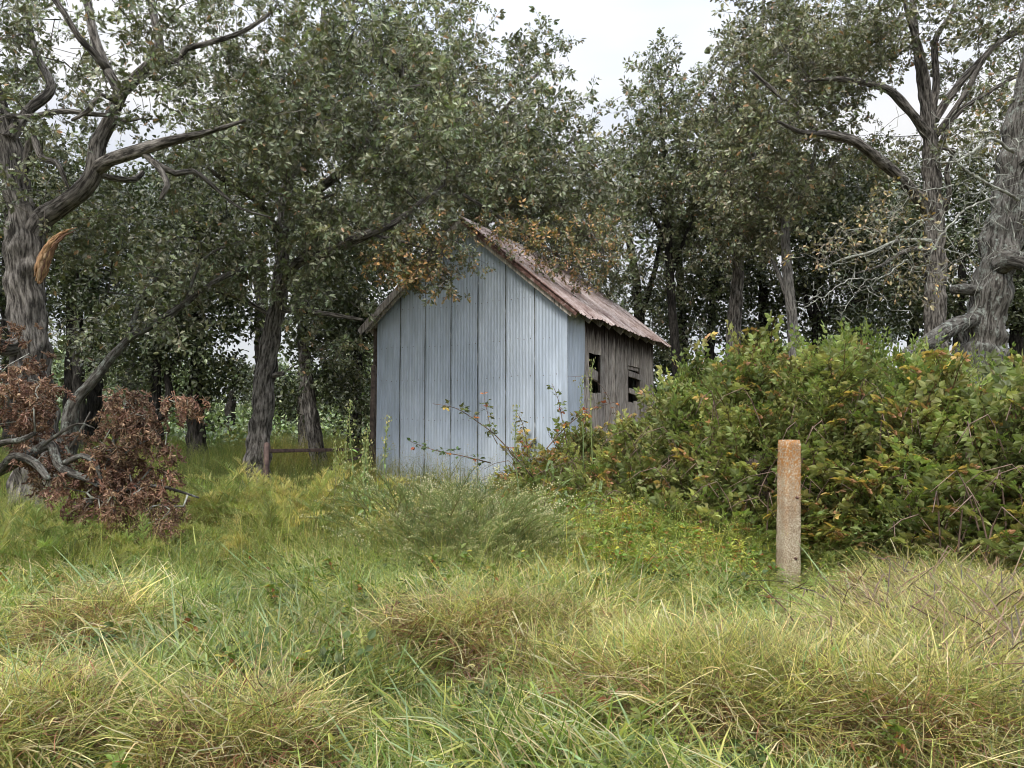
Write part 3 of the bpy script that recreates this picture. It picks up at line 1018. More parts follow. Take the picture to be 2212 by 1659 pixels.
# ------------------------------------------------------------------ old pipe fence by the shed
M_pipe = solid_mat('rusty_pipe', lambda nt: ramp(nt, noise_tex(nt, 14).outputs['Fac'], [(.35, (.045, .028, .025)), (.65, (.13, .085, .07))]).outputs[0], .7, .4, .2)
fp0, fp1 = at(576, 958, 11.6), at(803, 880, 15.4)
fence = empty('pipe_fence', (fp0.x, fp0.y, g1(fp0.x, fp0.y)), 'low rusty rail fence running from the leaning trunk to the shed corner', 'fence')
mb = MB(); mb.add(*tube([(fp0.x, fp0.y, g1(fp0.x, fp0.y) - .1), (fp0.x, fp0.y, fp0.z)], [.042, .042], 10)); mb.build('post', M_pipe, fence, True)
mb = MB(); mb.add(*tube([(fp1.x, fp1.y, g1(fp1.x, fp1.y) - .1), (fp1.x + .03, fp1.y, at(803, 790, 15.4).z)], [.06, .05], 8)); mb.build('post', M_wood_dark, fence, True)
a = at(578, 978, 11.6); b = at(775, 974, 13.8)
mb = MB(); mb.add(*box(a, b - a, (0, .03, 0), (0, 0, .055), .004)); mb.build('rail', M_pipe, fence)
a = at(700, 1022, 13.0); b = at(790, 985, 14.6)
mb = MB(); mb.add(*box(a, b - a, (0, .03, 0), (0, 0, .07), .004)); mb.build('rail', M_pipe, fence)

# old board leaning hidden in the brambles
mbp = empty('board_stack', at(1645, 1010, 9.3), 'grey weathered boards glimpsed in a gap of the brambles left of the concrete post', 'boards')
for k in range(5):
    p = at(1612 + k * 17, 1045, 9.4 + .03 * k); q = at(1612 + k * 17, 985, 9.4 + .03 * k)
    p.z = g1(p.x, p.y) - .05
    mb = MB(); mb.add(*box(p, (.085, 0, 0), (0, .02, 0), (0, 0, q.z - p.z + rnd.uniform(-.05, .1)), .005)); mb.build('board', M_wood_dark, mbp)


# ------------------------------------------------------------------ trees
class Skel:
    def __init__(self):
        self.p, self.par, self.fix = [], [], []

    def add(self, p, par, r=0.0):
        self.p.append(np.array(p, float)); self.par.append(par); self.fix.append(r)
        return len(self.p) - 1

    def path(self, P, rad, start=None, step=0.35):
        """explicit limb; start: index of the node to spring from"""
        Q, rr = resample(P, rad, step)
        par = start if start is not None else -1
        ids = []
        for q, r in zip(Q, rr):
            par = self.add(q, par, r); ids.append(par)
        return ids

    def nearest(self, q):
        A = np.array(self.p); d = ((A - np.array(q)) ** 2).sum(1)
        return int(d.argmin())

    def grow(self, targets, sag=0.12, step=0.4, jit=0.06, upto=None):
        A = np.zeros((len(self.p) + len(targets) * 14, 3)); n = len(self.p); A[:n] = np.array(self.p)
        T = np.array(targets)
        d0 = np.array([((A[:n] - t) ** 2).sum(1).min() for t in T])
        tips = []
        for k in np.argsort(d0):
            t = T[k]
            i = int(((A[:n] - t) ** 2).sum(1).argmin())
            s = A[i].copy(); L = np.linalg.norm(t - s)
            m = int(min(12, max(1, round(L / step))))
            par = i
            off = rng.normal(0, 1, 3) * L * .10
            for j in range(1, m + 1):
                u = j / m
                q = s * (1 - u) + t * u + off * math.sin(u * math.pi) + rng.normal(0, jit * step, 3) * (u < 1)
                q[2] += sag * L * math.sin(u * math.pi) * .5
                par = self.add(q, par, 0.0); A[n] = q; n += 1
            tips.append(par)
        return tips

    def radii(self, tip=0.006, ex=2.25):
        n = len(self.p); acc = np.zeros(n)
        r = np.zeros(n)
        for i in range(n - 1, -1, -1):
            rr = max(tip, acc[i] ** (1 / ex) if acc[i] > 0 else tip)
            if self.fix[i] > 0: rr = self.fix[i]
            r[i] = rr
            if self.par[i] >= 0 and self.fix[i] == 0: acc[self.par[i]] += rr ** ex
        for i in range(n):
            pa = self.par[i]
            if pa >= 0: r[i] = min(r[i], r[pa] * .98)
        return r

    def mesh(self, mb, thick=1.0, cutoff=0.02):
        """grown wood only (explicit limbs are meshed apart)"""
        r = self.radii() * 1.0
        n = len(self.p); kids = [[] for _ in range(n)]
        for i in range(n):
            if self.par[i] >= 0 and self.fix[i] == 0: kids[self.par[i]].append(i)
        starts = []
        for i in range(n):
            if kids[i]:
                ks = sorted(kids[i], key=lambda k: -r[k])
                if self.fix[i] > 0: starts += [(i, k) for k in ks]
                else: starts += [(i, k) for k in ks[1:]]
        for (i, k) in starts:
            P = [Vector(self.p[i])]; rad = [r[k]]
            c = k
            while True:
                P.append(Vector(self.p[c])); rad.append(r[c])
                if not kids[c]: break
                c = max(kids[c], key=lambda q: r[q])
            m = 8 if rad[0] > .05 else (5 if rad[0] > .018 else 3)
            V, f = tube(P, [x * thick for x in rad], m, True)
            mb.add(V, f, _TC[0])


def blob_pts(blobs, dens):
    """attractors in ellipsoids given as (u, v, Y, ru, rv, rd) in picture units and metres"""
    out = []
    for b in blobs:
        u, v, Y, ru, rv, rd = b[:6]; k = b[6] if len(b) > 6 else 1.0
        n = max(6, int(ru * rv * dens * k * (Y / 14.0) ** 0.6))
        c = np.array(at(u, v, Y)); rx, rz = ru * Y / 1659, rv * Y / 1659
        g = rng.normal(0, 1, (n, 3)); g /= np.linalg.norm(g, axis=1, keepdims=True)
        rr = rng.random(n) ** .45
        # lumpy outline
        lump = 1 + .22 * np.sin(g[:, 0] * 5 + b[0]) * np.cos(g[:, 2] * 6 + b[1])
        out.append(c + g * (rr * lump)[:, None] * np.array([rx, rd, rz]))
    return np.concatenate(out)


def crown(name, tree, tips, dirs, protos, per=3, scl=1.0, spread=.3, weights=None, bright=None, tintbase=(1, 1, 1), kind='stuff', droop=-.25):
    n = len(tips) * per
    P = np.repeat(tips, per, 0) + rng.normal(0, spread, (n, 3)) * [1, 1, .8]
    D = np.repeat(dirs, per, 0) + rng.normal(0, .7, (n, 3)) + [0, 0, droop]
    idx = rng.choice(len(protos), n, p=weights)
    k = np.repeat(rng.normal(1, .2, len(tips)), per) * rng.normal(1, .07, n)
    tint = np.clip(k, .55, 1.5)[:, None] * np.array(tintbase)[None] * rng.normal(1, .03, (n, 3))
    return scatter(name, P, dir_euler(D, rng.normal(0, 1.1, n)), scl * rng.uniform(.75, 1.25, n), idx, protos, tree, tint, kind)


def limb_mesh(P, rad, step, n, seed, flute=.12, bump=.18):
    Q, rr = resample(P, rad, step)
    mb = MB(); V, f = tube(Q, rr, n, True, bump, seed, flute)
    mb.add(V, f, _TC[0]); return mb


def make_tree(label, trunk, limbs, blobs, dens=.0026, bark=M_bark, protos=P_oak, per=3, scl=1.0, spread=.18, group='oaks around the shed',
              name='oak_tree', cat='tree', tint=(1, 1, 1), weights=None, parts=(), step=.4, limb_n=12, trunk_n=52, droop=-.25, sag=.12, flare=True):
    """trunk: [(u,v,Y,r)...]; limbs: list of paths [(u,v,Y,r)...], each starts wherever it is nearest"""
    TP = [at(u, v, Y) for (u, v, Y, r) in trunk]; TR = [q[3] for q in trunk]
    base = TP[0].copy(); gzb = g1(base.x, base.y)
    if base.z > gzb - .15:
        d = (TP[0] - TP[1]); d = d / max(1e-3, abs(d.z))
        foot = TP[0] + d * (base.z - gzb + .2) * (1 if abs(d.x) < 1.0 else 0.5)
        foot.z = gzb - .2
        TP.insert(0, foot); TR.insert(0, TR[0] * (1.3 if flare else 1.05))
    t = empty(name, (TP[0].x, TP[0].y, gzb), label, cat, group)
    sk = Skel()
    sk.path(TP, TR, None, .35)
    big = TR[0] > .2
    limb_mesh(TP, TR, .05 if big else .2, trunk_n if big else 12, rnd.randint(0, 99), .18 if big else .1, .34 if big else .14).build('trunk', bark, t, True)
    for L in limbs:
        P = [at(u, v, Y) for (u, v, Y, r) in L]; rr = [q[3] for q in L]
        sk.path(P, rr, sk.nearest(P[0]), .35)
        limb_mesh(P, rr, .08 if rr[0] > .06 else .15, limb_n if rr[0] > .05 else 8, rnd.randint(0, 99), .12, .22).build('limb', bark, t, True)
    for (nm, mb_, mat) in parts: mb_.build(nm, mat, t, True)
    if blobs:
        T = blob_pts(blobs, dens)
        T = T[T[:, 2] > gz(T[:, 0], T[:, 1]) + .9]
        tips = sk.grow(T, sag=sag, step=step)
        mb = MB(); sk.mesh(mb); mb.build('branches', bark, t, True)['kind'] = 'stuff'
        A = np.array(sk.p); par = np.array(sk.par)
        tp = A[tips]; dr = tp - A[par[tips]]
        dr /= np.maximum(np.linalg.norm(dr, axis=1, keepdims=True), 1e-6)
        # also leaf the node before the tip
        crown('crown', t, np.concatenate([tp, (tp + A[par[tips]]) / 2]), np.concatenate([dr, dr]), protos, max(1, per // 2), scl, spread, weights, None, tint, droop=droop)
    return t


def L_(*pts):
    return [tuple(p) for p in pts]


# --- the big oak at the left edge
Y0 = 11.5
tornP = [at(u, v, 11.15) for (u, v) in ((80, 612), (84, 580), (95, 548), (112, 522), (138, 502), (168, 491))]


def splinter():
    mb = MB()
    for k in range(16):
        a = k / 16 * 4.2 - 2.1
        t0, t1 = rnd.uniform(0, .18), rnd.uniform(.45, 1.0)
        Q, rr = resample(tornP, [.045, .095, .09, .07, .05, .03], .05)
        T, N = frames(Q)
        m = len(Q); i0, i1 = int(t0 * m), max(int(t1 * m), int(t0 * m) + 4)
        P, r = [], []
        for i in range(i0, min(i1, m)):
            b = T[i].cross(N[i])
            q = Q[i] + N[i] * math.cos(a) * rr[i] + b * math.sin(a) * rr[i]
            P.append(q + Vector((rnd.gauss(0, .006), rnd.gauss(0, .006), rnd.gauss(0, .006))))
            f = (i - i0) / max(1, min(i1, m) - i0 - 1)
            r.append(max(.003, .027 * min(1, 2.5 * (1 - f) ** .8) * min(1, .35 + 3 * f)))
        c = rcol(rnd.choice([(.46, .30, .17), (.38, .25, .15), (.50, .36, .22), (.16, .10, .07), (.24, .14, .085)]), .15, .06)
        V, f = tube(P, r, 5); mb.add(V, f, c)
    return mb


M_splint = solid_mat('torn_heartwood', lambda nt: mix(nt, N_(nt, 'ShaderNodeAttribute', attribute_name='Col').outputs['Color'],
                     ramp(nt, noise_tex(nt, 22, (1, 1, .4), 5).outputs['Fac'], [(.35, (.55, .5, .45)), (.65, (1.15, 1.1, 1.05))]).outputs[0], 1.0, 'MULTIPLY'), .75, .2, 0,
                     lambda nt: noise_tex(nt, 30, (1, 1, .3), 5).outputs['Fac'], .6, .01)
make_tree('massive furrowed oak at the left edge with a torn golden splinter hanging from its trunk',
          L_((82, 1010, Y0, .34), (80, 940, Y0, .285), (74, 860, Y0, .265), (66, 770, Y0, .285), (58, 660, Y0, .26), (52, 580, Y0, .265), (56, 520, Y0, .27), (44, 440, Y0, .21), (28, 350, Y0, .17), (8, 270, Y0, .15), (-30, 150, Y0, .12), (-60, 0, Y0, .09)),
          [L_((62, 530, Y0, .2), (95, 470, Y0, .17), (130, 445, 11.4, .15), (175, 415, 11.3, .135), (203, 370, 11.2, .13), (212, 310, 11.2, .12), (236, 260, 11.2, .105), (262, 200, 11.2, .10)),
           L_((262, 200, 11.2, .085), (240, 165, 11.2, .08), (221, 130, 11.3, .075), (203, 75, 11.4, .07), (190, 10, 11.5, .06), (180, -60, 11.5, .05)),
           L_((232, 150, 11.2, .06), (198, 110, 11, .055), (170, 80, 10.9, .05), (140, 30, 10.8, .045), (105, -20, 10.8, .04)),
           L_((262, 200, 11.2, .09), (298, 165, 11.2, .088), (333, 128, 11.3, .085), (343, 85, 11.4, .07), (330, 20, 11.5, .06), (322, -50, 11.5, .05)),
           L_((333, 130, 11.3, .06), (365, 133, 11.2, .055), (388, 128, 11.2, .05), (402, 106, 11.2, .045), (440, 96, 11.3, .04), (520, 70, 11.6, .035), (575, 35, 11.8, .03), (600, 8, 12, .02)),
           L_((205, 368, 11.2, .10), (240, 345, 11, .095), (300, 325, 10.8, .09), (350, 310, 10.7, .08), (393, 298, 10.6, .07), (450, 285, 10.5, .04), (530, 260, 10.5, .02)),
           L_((305, 325, 10.8, .05), (330, 348, 10.8, .05), (380, 375, 10.9, .045), (418, 370, 11, .04), (467, 408, 11.2, .03), (520, 450, 11.4, .02), (590, 470, 11.6, .012)),
           L_((328, 346, 10.8, .045), (350, 372, 10.7, .045), (362, 400, 10.6, .042), (352, 420, 10.6, .035), (345, 432, 10.6, .012)),
           L_((208, 375, 11.2, .05), (250, 385, 11.6, .05), (290, 388, 11.8, .05), (308, 372, 12, .04)),
           L_((15, 250, 11.4, .04), (70, 252, 11.2, .04), (133, 240, 11, .04), (200, 247, 10.9, .035), (240, 250, 10.9, .03), (270, 262, 10.9, .022), (310, 255, 10.9, .012)),
           L_((44, 430, 11.5, .07), (60, 330, 11.4, .06), (73, 298, 11.3, .055), (90, 340, 11.1, .05), (123, 353, 11, .045), (140, 388, 11, .03), (150, 410, 11, .012)),
           L_((20, 300, 11.4, .1), (60, 240, 11.6, .08), (110, 190, 11.8, .07), (80, 120, 12, .05), (60, 40, 12, .04)),
           L_((70, 770, 11.5, .16), (40, 745, 11.3, .13), (12, 752, 11.1, .12), (-25, 735, 10.9, .11), (-60, 700, 10.8, .09)),
           L_((262, 230, 11.1, .04), (220, 205, 10.9, .035), (190, 240, 10.8, .03), (155, 260, 10.8, .02))],
          [(40, 150, 11.6, 150, 190, 2.2, .8), (330, 40, 11.4, 190, 75, 1.8, .9), (250, 215, 10.8, 40, 30, .6, .8), (60, 60, 12, 120, 80, 1.5, .8),
           (480, 70, 11.8, 110, 70, 1.2, 1.0), (100, 300, 11, 70, 60, 1, .8), (360, 180, 11.2, 90, 50, 1, .8), (460, 300, 11, 90, 60, 1, 1.0), (60, 420, 11, 60, 50, 1, .6), (-60, 200, 12, 120, 220, 2, .7), (620, 20, 12, 60, 40, 1, .8)],
          dens=.0023, per=4, scl=.9, bark=M_bark, parts=[('torn_splinter', splinter(), M_splint)])

# --- leaning oak left of the shed, its low limbs reach over the roof
make_tree('leaning grey oak trunk left of the shed with a cut pale branch stub',
          L_((556, 985, 15, .245), (562, 920, 15, .225), (570, 850, 15, .21), (578, 780, 15, .195), (586, 725, 15, .185), (596, 680, 15, .17), (606, 600, 15, .15), (610, 500, 15.2, .13), (620, 400, 15.4, .12), (650, 280, 15.5, .1), (690, 150, 15.5, .08), (700, 20, 15.5, .06)),
          [L_((600, 640, 15, .11), (640, 570, 14.4, .1), (700, 548, 13.8, .09), (780, 512, 13.2, .08), (850, 482, 13.2, .06), (905, 440, 13.4, .04), (960, 400, 13.6, .02)),
           L_((590, 812, 15, .06), (600, 808, 14.7, .055), (611, 806, 14.6, .05)),
           L_((604, 670, 15, .06), (660, 672, 14.4, .05), (720, 680, 14, .045), (784, 691, 13.8, .03)),
           L_((612, 520, 15, .08), (560, 440, 14.2, .07), (500, 400, 13.6, .05), (430, 350, 13.2, .03)),
           L_((615, 450, 15.3, .1), (700, 400, 14.6, .09), (780, 330, 14, .085), (820, 245, 13.6, .08), (848, 205, 13.5, .07), (885, 192, 13.4, .05), (925, 182, 13.4, .03)),
           L_((780, 330, 14, .05), (720, 300, 13.5, .045), (680, 310, 13.2, .03)),
           L_((596, 690, 15, .05), (530, 650, 14.8, .045), (470, 630, 14.6, .035), (440, 620, 14.5, .02)),
           L_((640, 570, 14.4, .05), (690, 500, 13.7, .045), (680, 440, 13.3, .04), (720, 420, 13, .02))],
          [(545, 255, 13.6, 150, 150, 2.2), (740, 130, 14, 230, 170, 3.0), (700, 340, 13.4, 240, 110, 2.4), (500, 430, 13.6, 150, 70, 1.8), (620, 600, 14, 90, 55, 1.2),
           (930, 330, 13.6, 180, 130, 2.2), (800, 500, 13.3, 190, 60, 1.4), (660, 500, 13.6, 110, 60, 1.2), (700, 640, 14.6, 70, 40, .9), (560, 560, 14.2, 90, 60, 1.2), (915, 150, 14.2, 120, 130, 2.2), (700, 760, 15, 40, 50, .7, .6)],
          dens=.0026, per=4)

# turning sprays hanging before and over the shed roof
def spray(label, path, blobs, dens, protos, weights=None, per=3, scl=.8, group='turning oak sprays over the shed roof', tint=(1, 1, 1), bark=M_bark, cat='branch', name='oak_branch', droop=-.5):
    P = [at(u, v, Y) for (u, v, Y, r) in path]; rr = [q[3] for q in path]
    t = empty(name, P[0], label, cat, group)
    sk = Skel(); sk.path(P, rr, None, .25)
    limb_mesh(P, rr, .12, 6, 3, 0, .2).build('limb', bark, t, True)
    T = blob_pts(blobs, dens); tips = sk.grow(T, step=.2, sag=.05)
    mb = MB(); sk.mesh(mb); mb.build('twigs', bark, t, True)
    A = np.array(sk.p); par = np.array(sk.par); tp = A[tips]; dr = tp - A[par[tips]]; dr /= np.maximum(np.linalg.norm(dr, axis=1, keepdims=True), 1e-6)
    crown('leaves', t, tp, dr, protos, per, scl, .1, weights, None, tint, droop=droop)
    return t


TW = [P_oak[2], P_turn[0], P_turn[1]]
spray('orange turning oak spray hanging over the left roof slope of the shed', L_((790, 505, 13.2, .03), (860, 520, 13.1, .025), (930, 540, 13.05, .018), (975, 560, 13, .01)),
      [(910, 560, 13, 75, 42, .45), (965, 520, 13, 35, 30, .35), (960, 590, 13, 26, 32, .3), (870, 585, 13.1, 35, 28, .3), (850, 545, 13.1, 40, 40, .4)], .012, TW, [.3, .3, .4], 2)
spray('small turning oak sprig hanging in front of the gable peak', L_((985, 520, 13, .012), (1010, 535, 13, .008), (1022, 550, 13, .005)),
      [(1020, 553, 13, 16, 24, .15)], .03, TW, [.5, .4, .1], 2, .6)
spray('large orange and brown oak spray resting on the right roof slope', L_((1000, 420, 14, .035), (1080, 470, 14.4, .03), (1160, 520, 14.8, .025), (1230, 570, 15, .015)),
      [(1140, 500, 14.7, 75, 40, .6), (1200, 545, 14.9, 70, 32, .5), (1260, 580, 15.3, 60, 30, .6), (1290, 520, 15.6, 60, 55, .8), (1075, 480, 14.4, 40, 26, .4)], .010, TW, [.25, .4, .35], 2)

# --- tall dense oak behind the shed
make_tree('tall dense oak rising behind the shed with its crown against the sky',
          L_((960, 930, 20.5, .28), (950, 760, 20.5, .25), (955, 600, 20.5, .22), (980, 400, 20.5, .17), (1000, 250, 20.5, .1), (1005, 160, 20.5, .05)),
          [L_((955, 600, 20.5, .13), (1050, 480, 19.8, .1), (1150, 380, 19.4, .07), (1240, 300, 19.2, .03)),
           L_((980, 400, 20.5, .1), (1080, 250, 20, .07), (1170, 150, 19.8, .03)),
           L_((955, 560, 20.5, .1), (880, 420, 19.5, .07), (840, 300, 19, .04))],
          [(970, 190, 19, 120, 170, 3.0), (975, 10, 19, 45, 60, 2), (1130, 300, 18.5, 120, 130, 2.5), (1195, 110, 19.4, 30, 45, .9, .8), (1125, 160, 19.4, 55, 45, 1.3), (1225, 230, 19, 45, 45, 1.2), (1200, 430, 18.2, 130, 110, 2.4),
           (920, 430, 18.5, 180, 120, 2.5), (1290, 500, 18.5, 70, 80, 1.4), (1080, 400, 18, 150, 110, 2), (1260, 330, 18.8, 50, 70, 1.2), (1290, 610, 20, 50, 50, 1)],
          dens=.0036, per=4, scl=1.2, spread=.22, step=.55)

# --- right side: slender dark oaks beside the sky gap
make_tree('slender dark oak with a narrow top standing right of the open sky',
          L_((1462, 800, 22, .15), (1450, 640, 22, .13), (1440, 450, 22, .1), (1430, 280, 22, .05), (1425, 180, 22, .02)), [L_((1445, 540, 22, .07), (1390, 420, 22, .05), (1350, 350, 22, .02)), L_((1448, 600, 22, .07), (1500, 450, 22, .05), (1520, 300, 22, .02))],
          [(1422, 155, 22, 42, 38, 1.1), (1440, 230, 22, 62, 60, 1.6), (1370, 225, 21.6, 30, 22, .7), (1410, 330, 22, 95, 60, 2), (1380, 430, 21.5, 85, 60, 2), (1470, 420, 22, 80, 90, 2), (1490, 560, 22, 60, 60, 1.6, .8), (1540, 330, 22, 60, 120, 1.6), (1390, 560, 22, 40, 60, 1.2, .7)],
          dens=.0062, per=4, scl=1.2, spread=.22, step=.55, bark=M_bark_dark)
make_tree('dark twin stemmed oak behind the far end of the shed roof',
          L_((1388, 800, 24, .17), (1378, 650, 24, .14), (1360, 520, 24, .11), (1330, 420, 24, .07), (1300, 340, 24, .04)), [L_((1380, 700, 24, .1), (1420, 560, 24, .08), (1440, 420, 24, .05))],
          [(1340, 420, 24, 60, 60, 2), (1330, 340, 24, 50, 50, 1.5), (1350, 640, 24, 60, 60, 1.5, .6), (1420, 720, 24, 90, 50, 1.6, .6), (1290, 420, 24, 50, 60, 1.5)],
          dens=.0040, per=4, scl=1.25, spread=.25, step=.6, bark=M_bark_dark)
make_tree('tall oak with a broad crown right of the open sky, rising behind the pale trunk',
          L_((1580, 800, 20.5, .2), (1590, 640, 20.5, .17), (1600, 480, 20.3, .14), (1620, 300, 20, .1), (1640, 120, 20, .06), (1650, 0, 20, .04)),
          [L_((1600, 470, 20.3, .09), (1560, 330, 19.6, .06), (1540, 200, 19.4, .03)), L_((1605, 440, 20.3, .09), (1680, 330, 19.4, .06), (1740, 230, 19, .03))],
          [(1625, 70, 19.4, 75, 90, 2), (1590, 190, 19, 90, 100, 2.2), (1720, 60, 19, 100, 90, 2), (1700, 230, 18.6, 130, 100, 2.4), (1570, 350, 18.8, 80, 80, 2), (1680, 400, 18.4, 150, 90, 2.2), (1600, 520, 19, 90, 70, 1.8), (1800, 150, 19, 80, 120, 2, .7)],
          dens=.0048, per=4, scl=1.1, spread=.22, step=.5, tint=(1.1, 1.05, 1.05))
make_tree('slim pale barked tree forking into a Y above the brambles',
          L_((1716, 820, 18, .15), (1712, 700, 18, .135), (1703, 610, 18, .12), (1698, 540, 18, .11), (1696, 480, 18, .1)),
          [L_((1697, 485, 18, .08), (1676, 445, 18, .07), (1655, 420, 18, .055), (1630, 330, 18, .03)), L_((1697, 490, 18, .075), (1712, 440, 18, .065), (1738, 415, 18, .055), (1760, 330, 18, .04), (1775, 250, 18, .02)),
           L_((1700, 640, 18, .06), (1668, 560, 18.2, .05), (1640, 520, 18.4, .03))],
          [(1640, 330, 18, 80, 80, 1.6, .7), (1770, 280, 18, 80, 90, 1.6, .7), (1700, 330, 18, 60, 60, 1.2, .6)], dens=.0022, per=4, bark=M_bark_pale, scl=1.0, group='trees behind the brambles', name='pale_tree')
# big many-limbed oak right
make_tree('large many-limbed oak behind the brambles with a long limb slanting up to the left',
          L_((2024, 800, 17, .26), (2022, 700, 17, .235), (2020, 600, 17, .225), (2020, 500, 17, .215), (2014, 400, 17, .2), (2010, 310, 17, .17), (2004, 250, 17, .14), (1988, 150, 17, .1), (1975, 60, 17, .08), (1970, -40, 17, .05)),
          [L_((2015, 470, 17, .14), (1960, 400, 16.6, .135), (1905, 350, 16.2, .12), (1845, 305, 15.8, .1), (1790, 290, 15.5, .08), (1730, 285, 15.2, .05), (1680, 262, 15, .03)),
           L_((1850, 305, 15.8, .06), (1780, 290, 15.6, .06), (1700, 220, 15.6, .05), (1620, 150, 15.6, .03)),
           L_((2010, 300, 17, .11), (1965, 240, 16.6, .1), (1920, 195, 16.4, .085), (1860, 178, 16.2, .07), (1800, 170, 16, .05), (1740, 175, 15.9, .03)),
           L_((2006, 250, 17, .08), (2000, 170, 16.8, .08), (1985, 100, 16.6, .07), (1960, 30, 16.5, .05), (1950, -50, 16.5, .04)),
           L_((2010, 270, 17, .09), (2022, 180, 17, .08), (2020, 90, 17, .07), (2060, 20, 17, .05), (2070, -40, 17, .04)),
           L_((2020, 260, 17, .1), (2050, 210, 17, .09), (2100, 150, 17, .08), (2160, 90, 17, .06), (2230, 40, 17, .05)),
           L_((2016, 300, 17, .07), (2080, 210, 16.6, .065), (2130, 120, 16.4, .05), (2180, 80, 16.4, .04), (2240, 60, 16.4, .03)),
           L_((2030, 320, 17, .07), (2060, 255, 16.8, .06), (2110, 215, 16.6, .05), (2220, 150, 16.4, .035)),
           L_((2010, 545, 17, .06), (1985, 537, 16.4, .055), (1950, 545, 16, .045), (1900, 575, 15.6, .03), (1850, 590, 15.4, .015)),
           L_((2028, 480, 17, .06), (2050, 420, 16.6, .06), (2045, 370, 16.4, .055), (2060, 330, 16.2, .045), (2030, 320, 16, .02))],
          [(1880, 70, 16.6, 130, 90, 2, .7), (2030, 60, 17, 110, 90, 2, .55), (2150, 120, 16.8, 110, 120, 2, .6), (1790, 150, 17, 90, 50, 1.5, .7), (1930, 330, 17.6, 100, 80, 1.4, .5), (1740, 120, 16, 80, 60, 1.4, .8),
           (2130, 290, 16, 80, 70, 1.6, .6), (1700, 270, 15.4, 70, 45, 1.2, .8), (2200, 20, 17, 80, 70, 1.6, .6)],
          dens=.0050, per=4, scl=1.0, tint=(1.0, .95, .9), protos=[P_oak[0], P_oak[1], P_oak[2], P_turn[0]], weights=[.4, .3, .28, .02], bark=M_bark, group='trees behind the brambles')
spray('half bare oak bough with tan dried leaves drooping before the large many-limbed oak', L_((2010, 520, 15, .04), (1940, 520, 14.8, .035), (1880, 545, 14.6, .03), (1820, 560, 14.5, .02), (1770, 585, 14.5, .012)),
      [(1870, 500, 14.6, 110, 60, 1), (1790, 540, 14.5, 50, 40, .6), (1960, 560, 14.8, 60, 80, .8), (1950, 450, 14.8, 60, 50, .8), (2060, 560, 14.6, 40, 60, .6, .6)], .0045, P_tan, None, 2, .9, 'dry boughs at the right', (1, 1, 1), M_twig_pale)

# --- lichen covered old oak at right edge
YL = 13.5
make_tree('thick lichen crusted oak trunk at the right edge with broken limb stubs',
          L_((2112, 800, YL, .42), (2120, 740, YL, .36), (2128, 690, YL, .335), (2142, 620, YL, .32), (2160, 540, YL, .31), (2176, 460, YL, .30), (2190, 380, YL, .3), (2200, 300, YL, .27), (2215, 200, YL, .2), (2240, 60, YL, .12)),
          [L_((2105, 628, 13.4, .1), (2080, 624, 13.2, .095), (2060, 626, 13.1, .09)),
           L_((2160, 575, 13.3, .18), (2180, 560, 13.1, .17), (2205, 562, 12.9, .16), (2235, 572, 12.7, .15)),
           L_((2104, 690, 13.3, .13), (2070, 700, 13, .13), (2030, 725, 12.7, .14), (1985, 752, 12.4, .13), (1940, 780, 12.2, .1)),
           L_((2190, 360, 13.4, .08), (2240, 330, 13, .07), (2300, 300, 13, .05))],
          [(2215, 240, 13.4, 60, 60, 1.4, .7), (2230, 430, 14.5, 60, 120, 1, .6), (2280, 150, 14, 90, 150, 2, .8)],
          dens=.003, per=3, bark=M_bark_lichen, group='trees behind the brambles', protos=[P_oak[2], P_turn[0]], weights=[.85, .15])


def bare_branch(label, paths, sub=40, mat=M_twig_pale, name='dead_branch', group='dead bare boughs at the right', R0=.5):
    p0 = at(*paths[0][0][:3])
    t = empty(name, p0, label, 'branch', group)
    sk = Skel(); mb = MB()
    for L in paths:
        P = [at(u, v, Y) for (u, v, Y, r) in L]; rr = [q[3] for q in L]
        sk.path(P, rr, sk.nearest(P[0]) if sk.p else None, .12)
        Q, r2 = resample(P, [x * .6 for x in rr], .07)
        Q = [q + Vector((rnd.gauss(0, .008), rnd.gauss(0, .008), rnd.gauss(0, .012))) for q in Q]
        V, f = tube(Q, r2, 6, True, .3, 3); mb.add(V, f)
    mb.build('limb', mat, t, True)
    A = np.array(sk.p)
    T = A[rng.integers(0, len(A), sub)] + rng.normal(0, R0 * .5, (sub, 3)) + [0, 0, -.08]
    sk.grow(T, sag=-.2, step=.12, jit=.35)
    mb = MB(); sk.mesh(mb, .8); mb.build('twigs', mat, t, True)


bare_branch('pale lichen covered dead boughs tangled before the lichen crusted trunk',
            [L_((2190, 330, 12.9, .05), (2140, 300, 12.6, .045), (2105, 325, 12.4, .04), (2060, 350, 12.2, .03), (2000, 345, 12, .015)),
             L_((2200, 430, 12.9, .045), (2130, 395, 12.5, .04), (2090, 370, 12.3, .035), (2060, 345, 12.2, .03)),
             L_((2150, 425, 12.6, .03), (2090, 450, 12.3, .028), (2040, 500, 12.1, .025), (2010, 550, 12, .012)),
             L_((2060, 400, 12.3, .02), (2000, 410, 12.1, .015), (1950, 400, 12, .008)),
             L_((2180, 470, 12.6, .02), (2200, 540, 12.5, .012)), L_((2040, 500, 12.1, .015), (2080, 560, 12, .008))], 260, R0=.8)
bare_branch('thin pale dead twigs dangling in front of the dark foliage right of the pale tree',
            [L_((1960, 560, 14, .025), (1900, 600, 13.8, .02), (1830, 605, 13.7, .018), (1780, 640, 13.6, .012), (1740, 662, 13.6, .006)), L_((1870, 605, 13.8, .014), (1830, 660, 13.7, .01), (1815, 690, 13.7, .005))], 110, R0=.7)

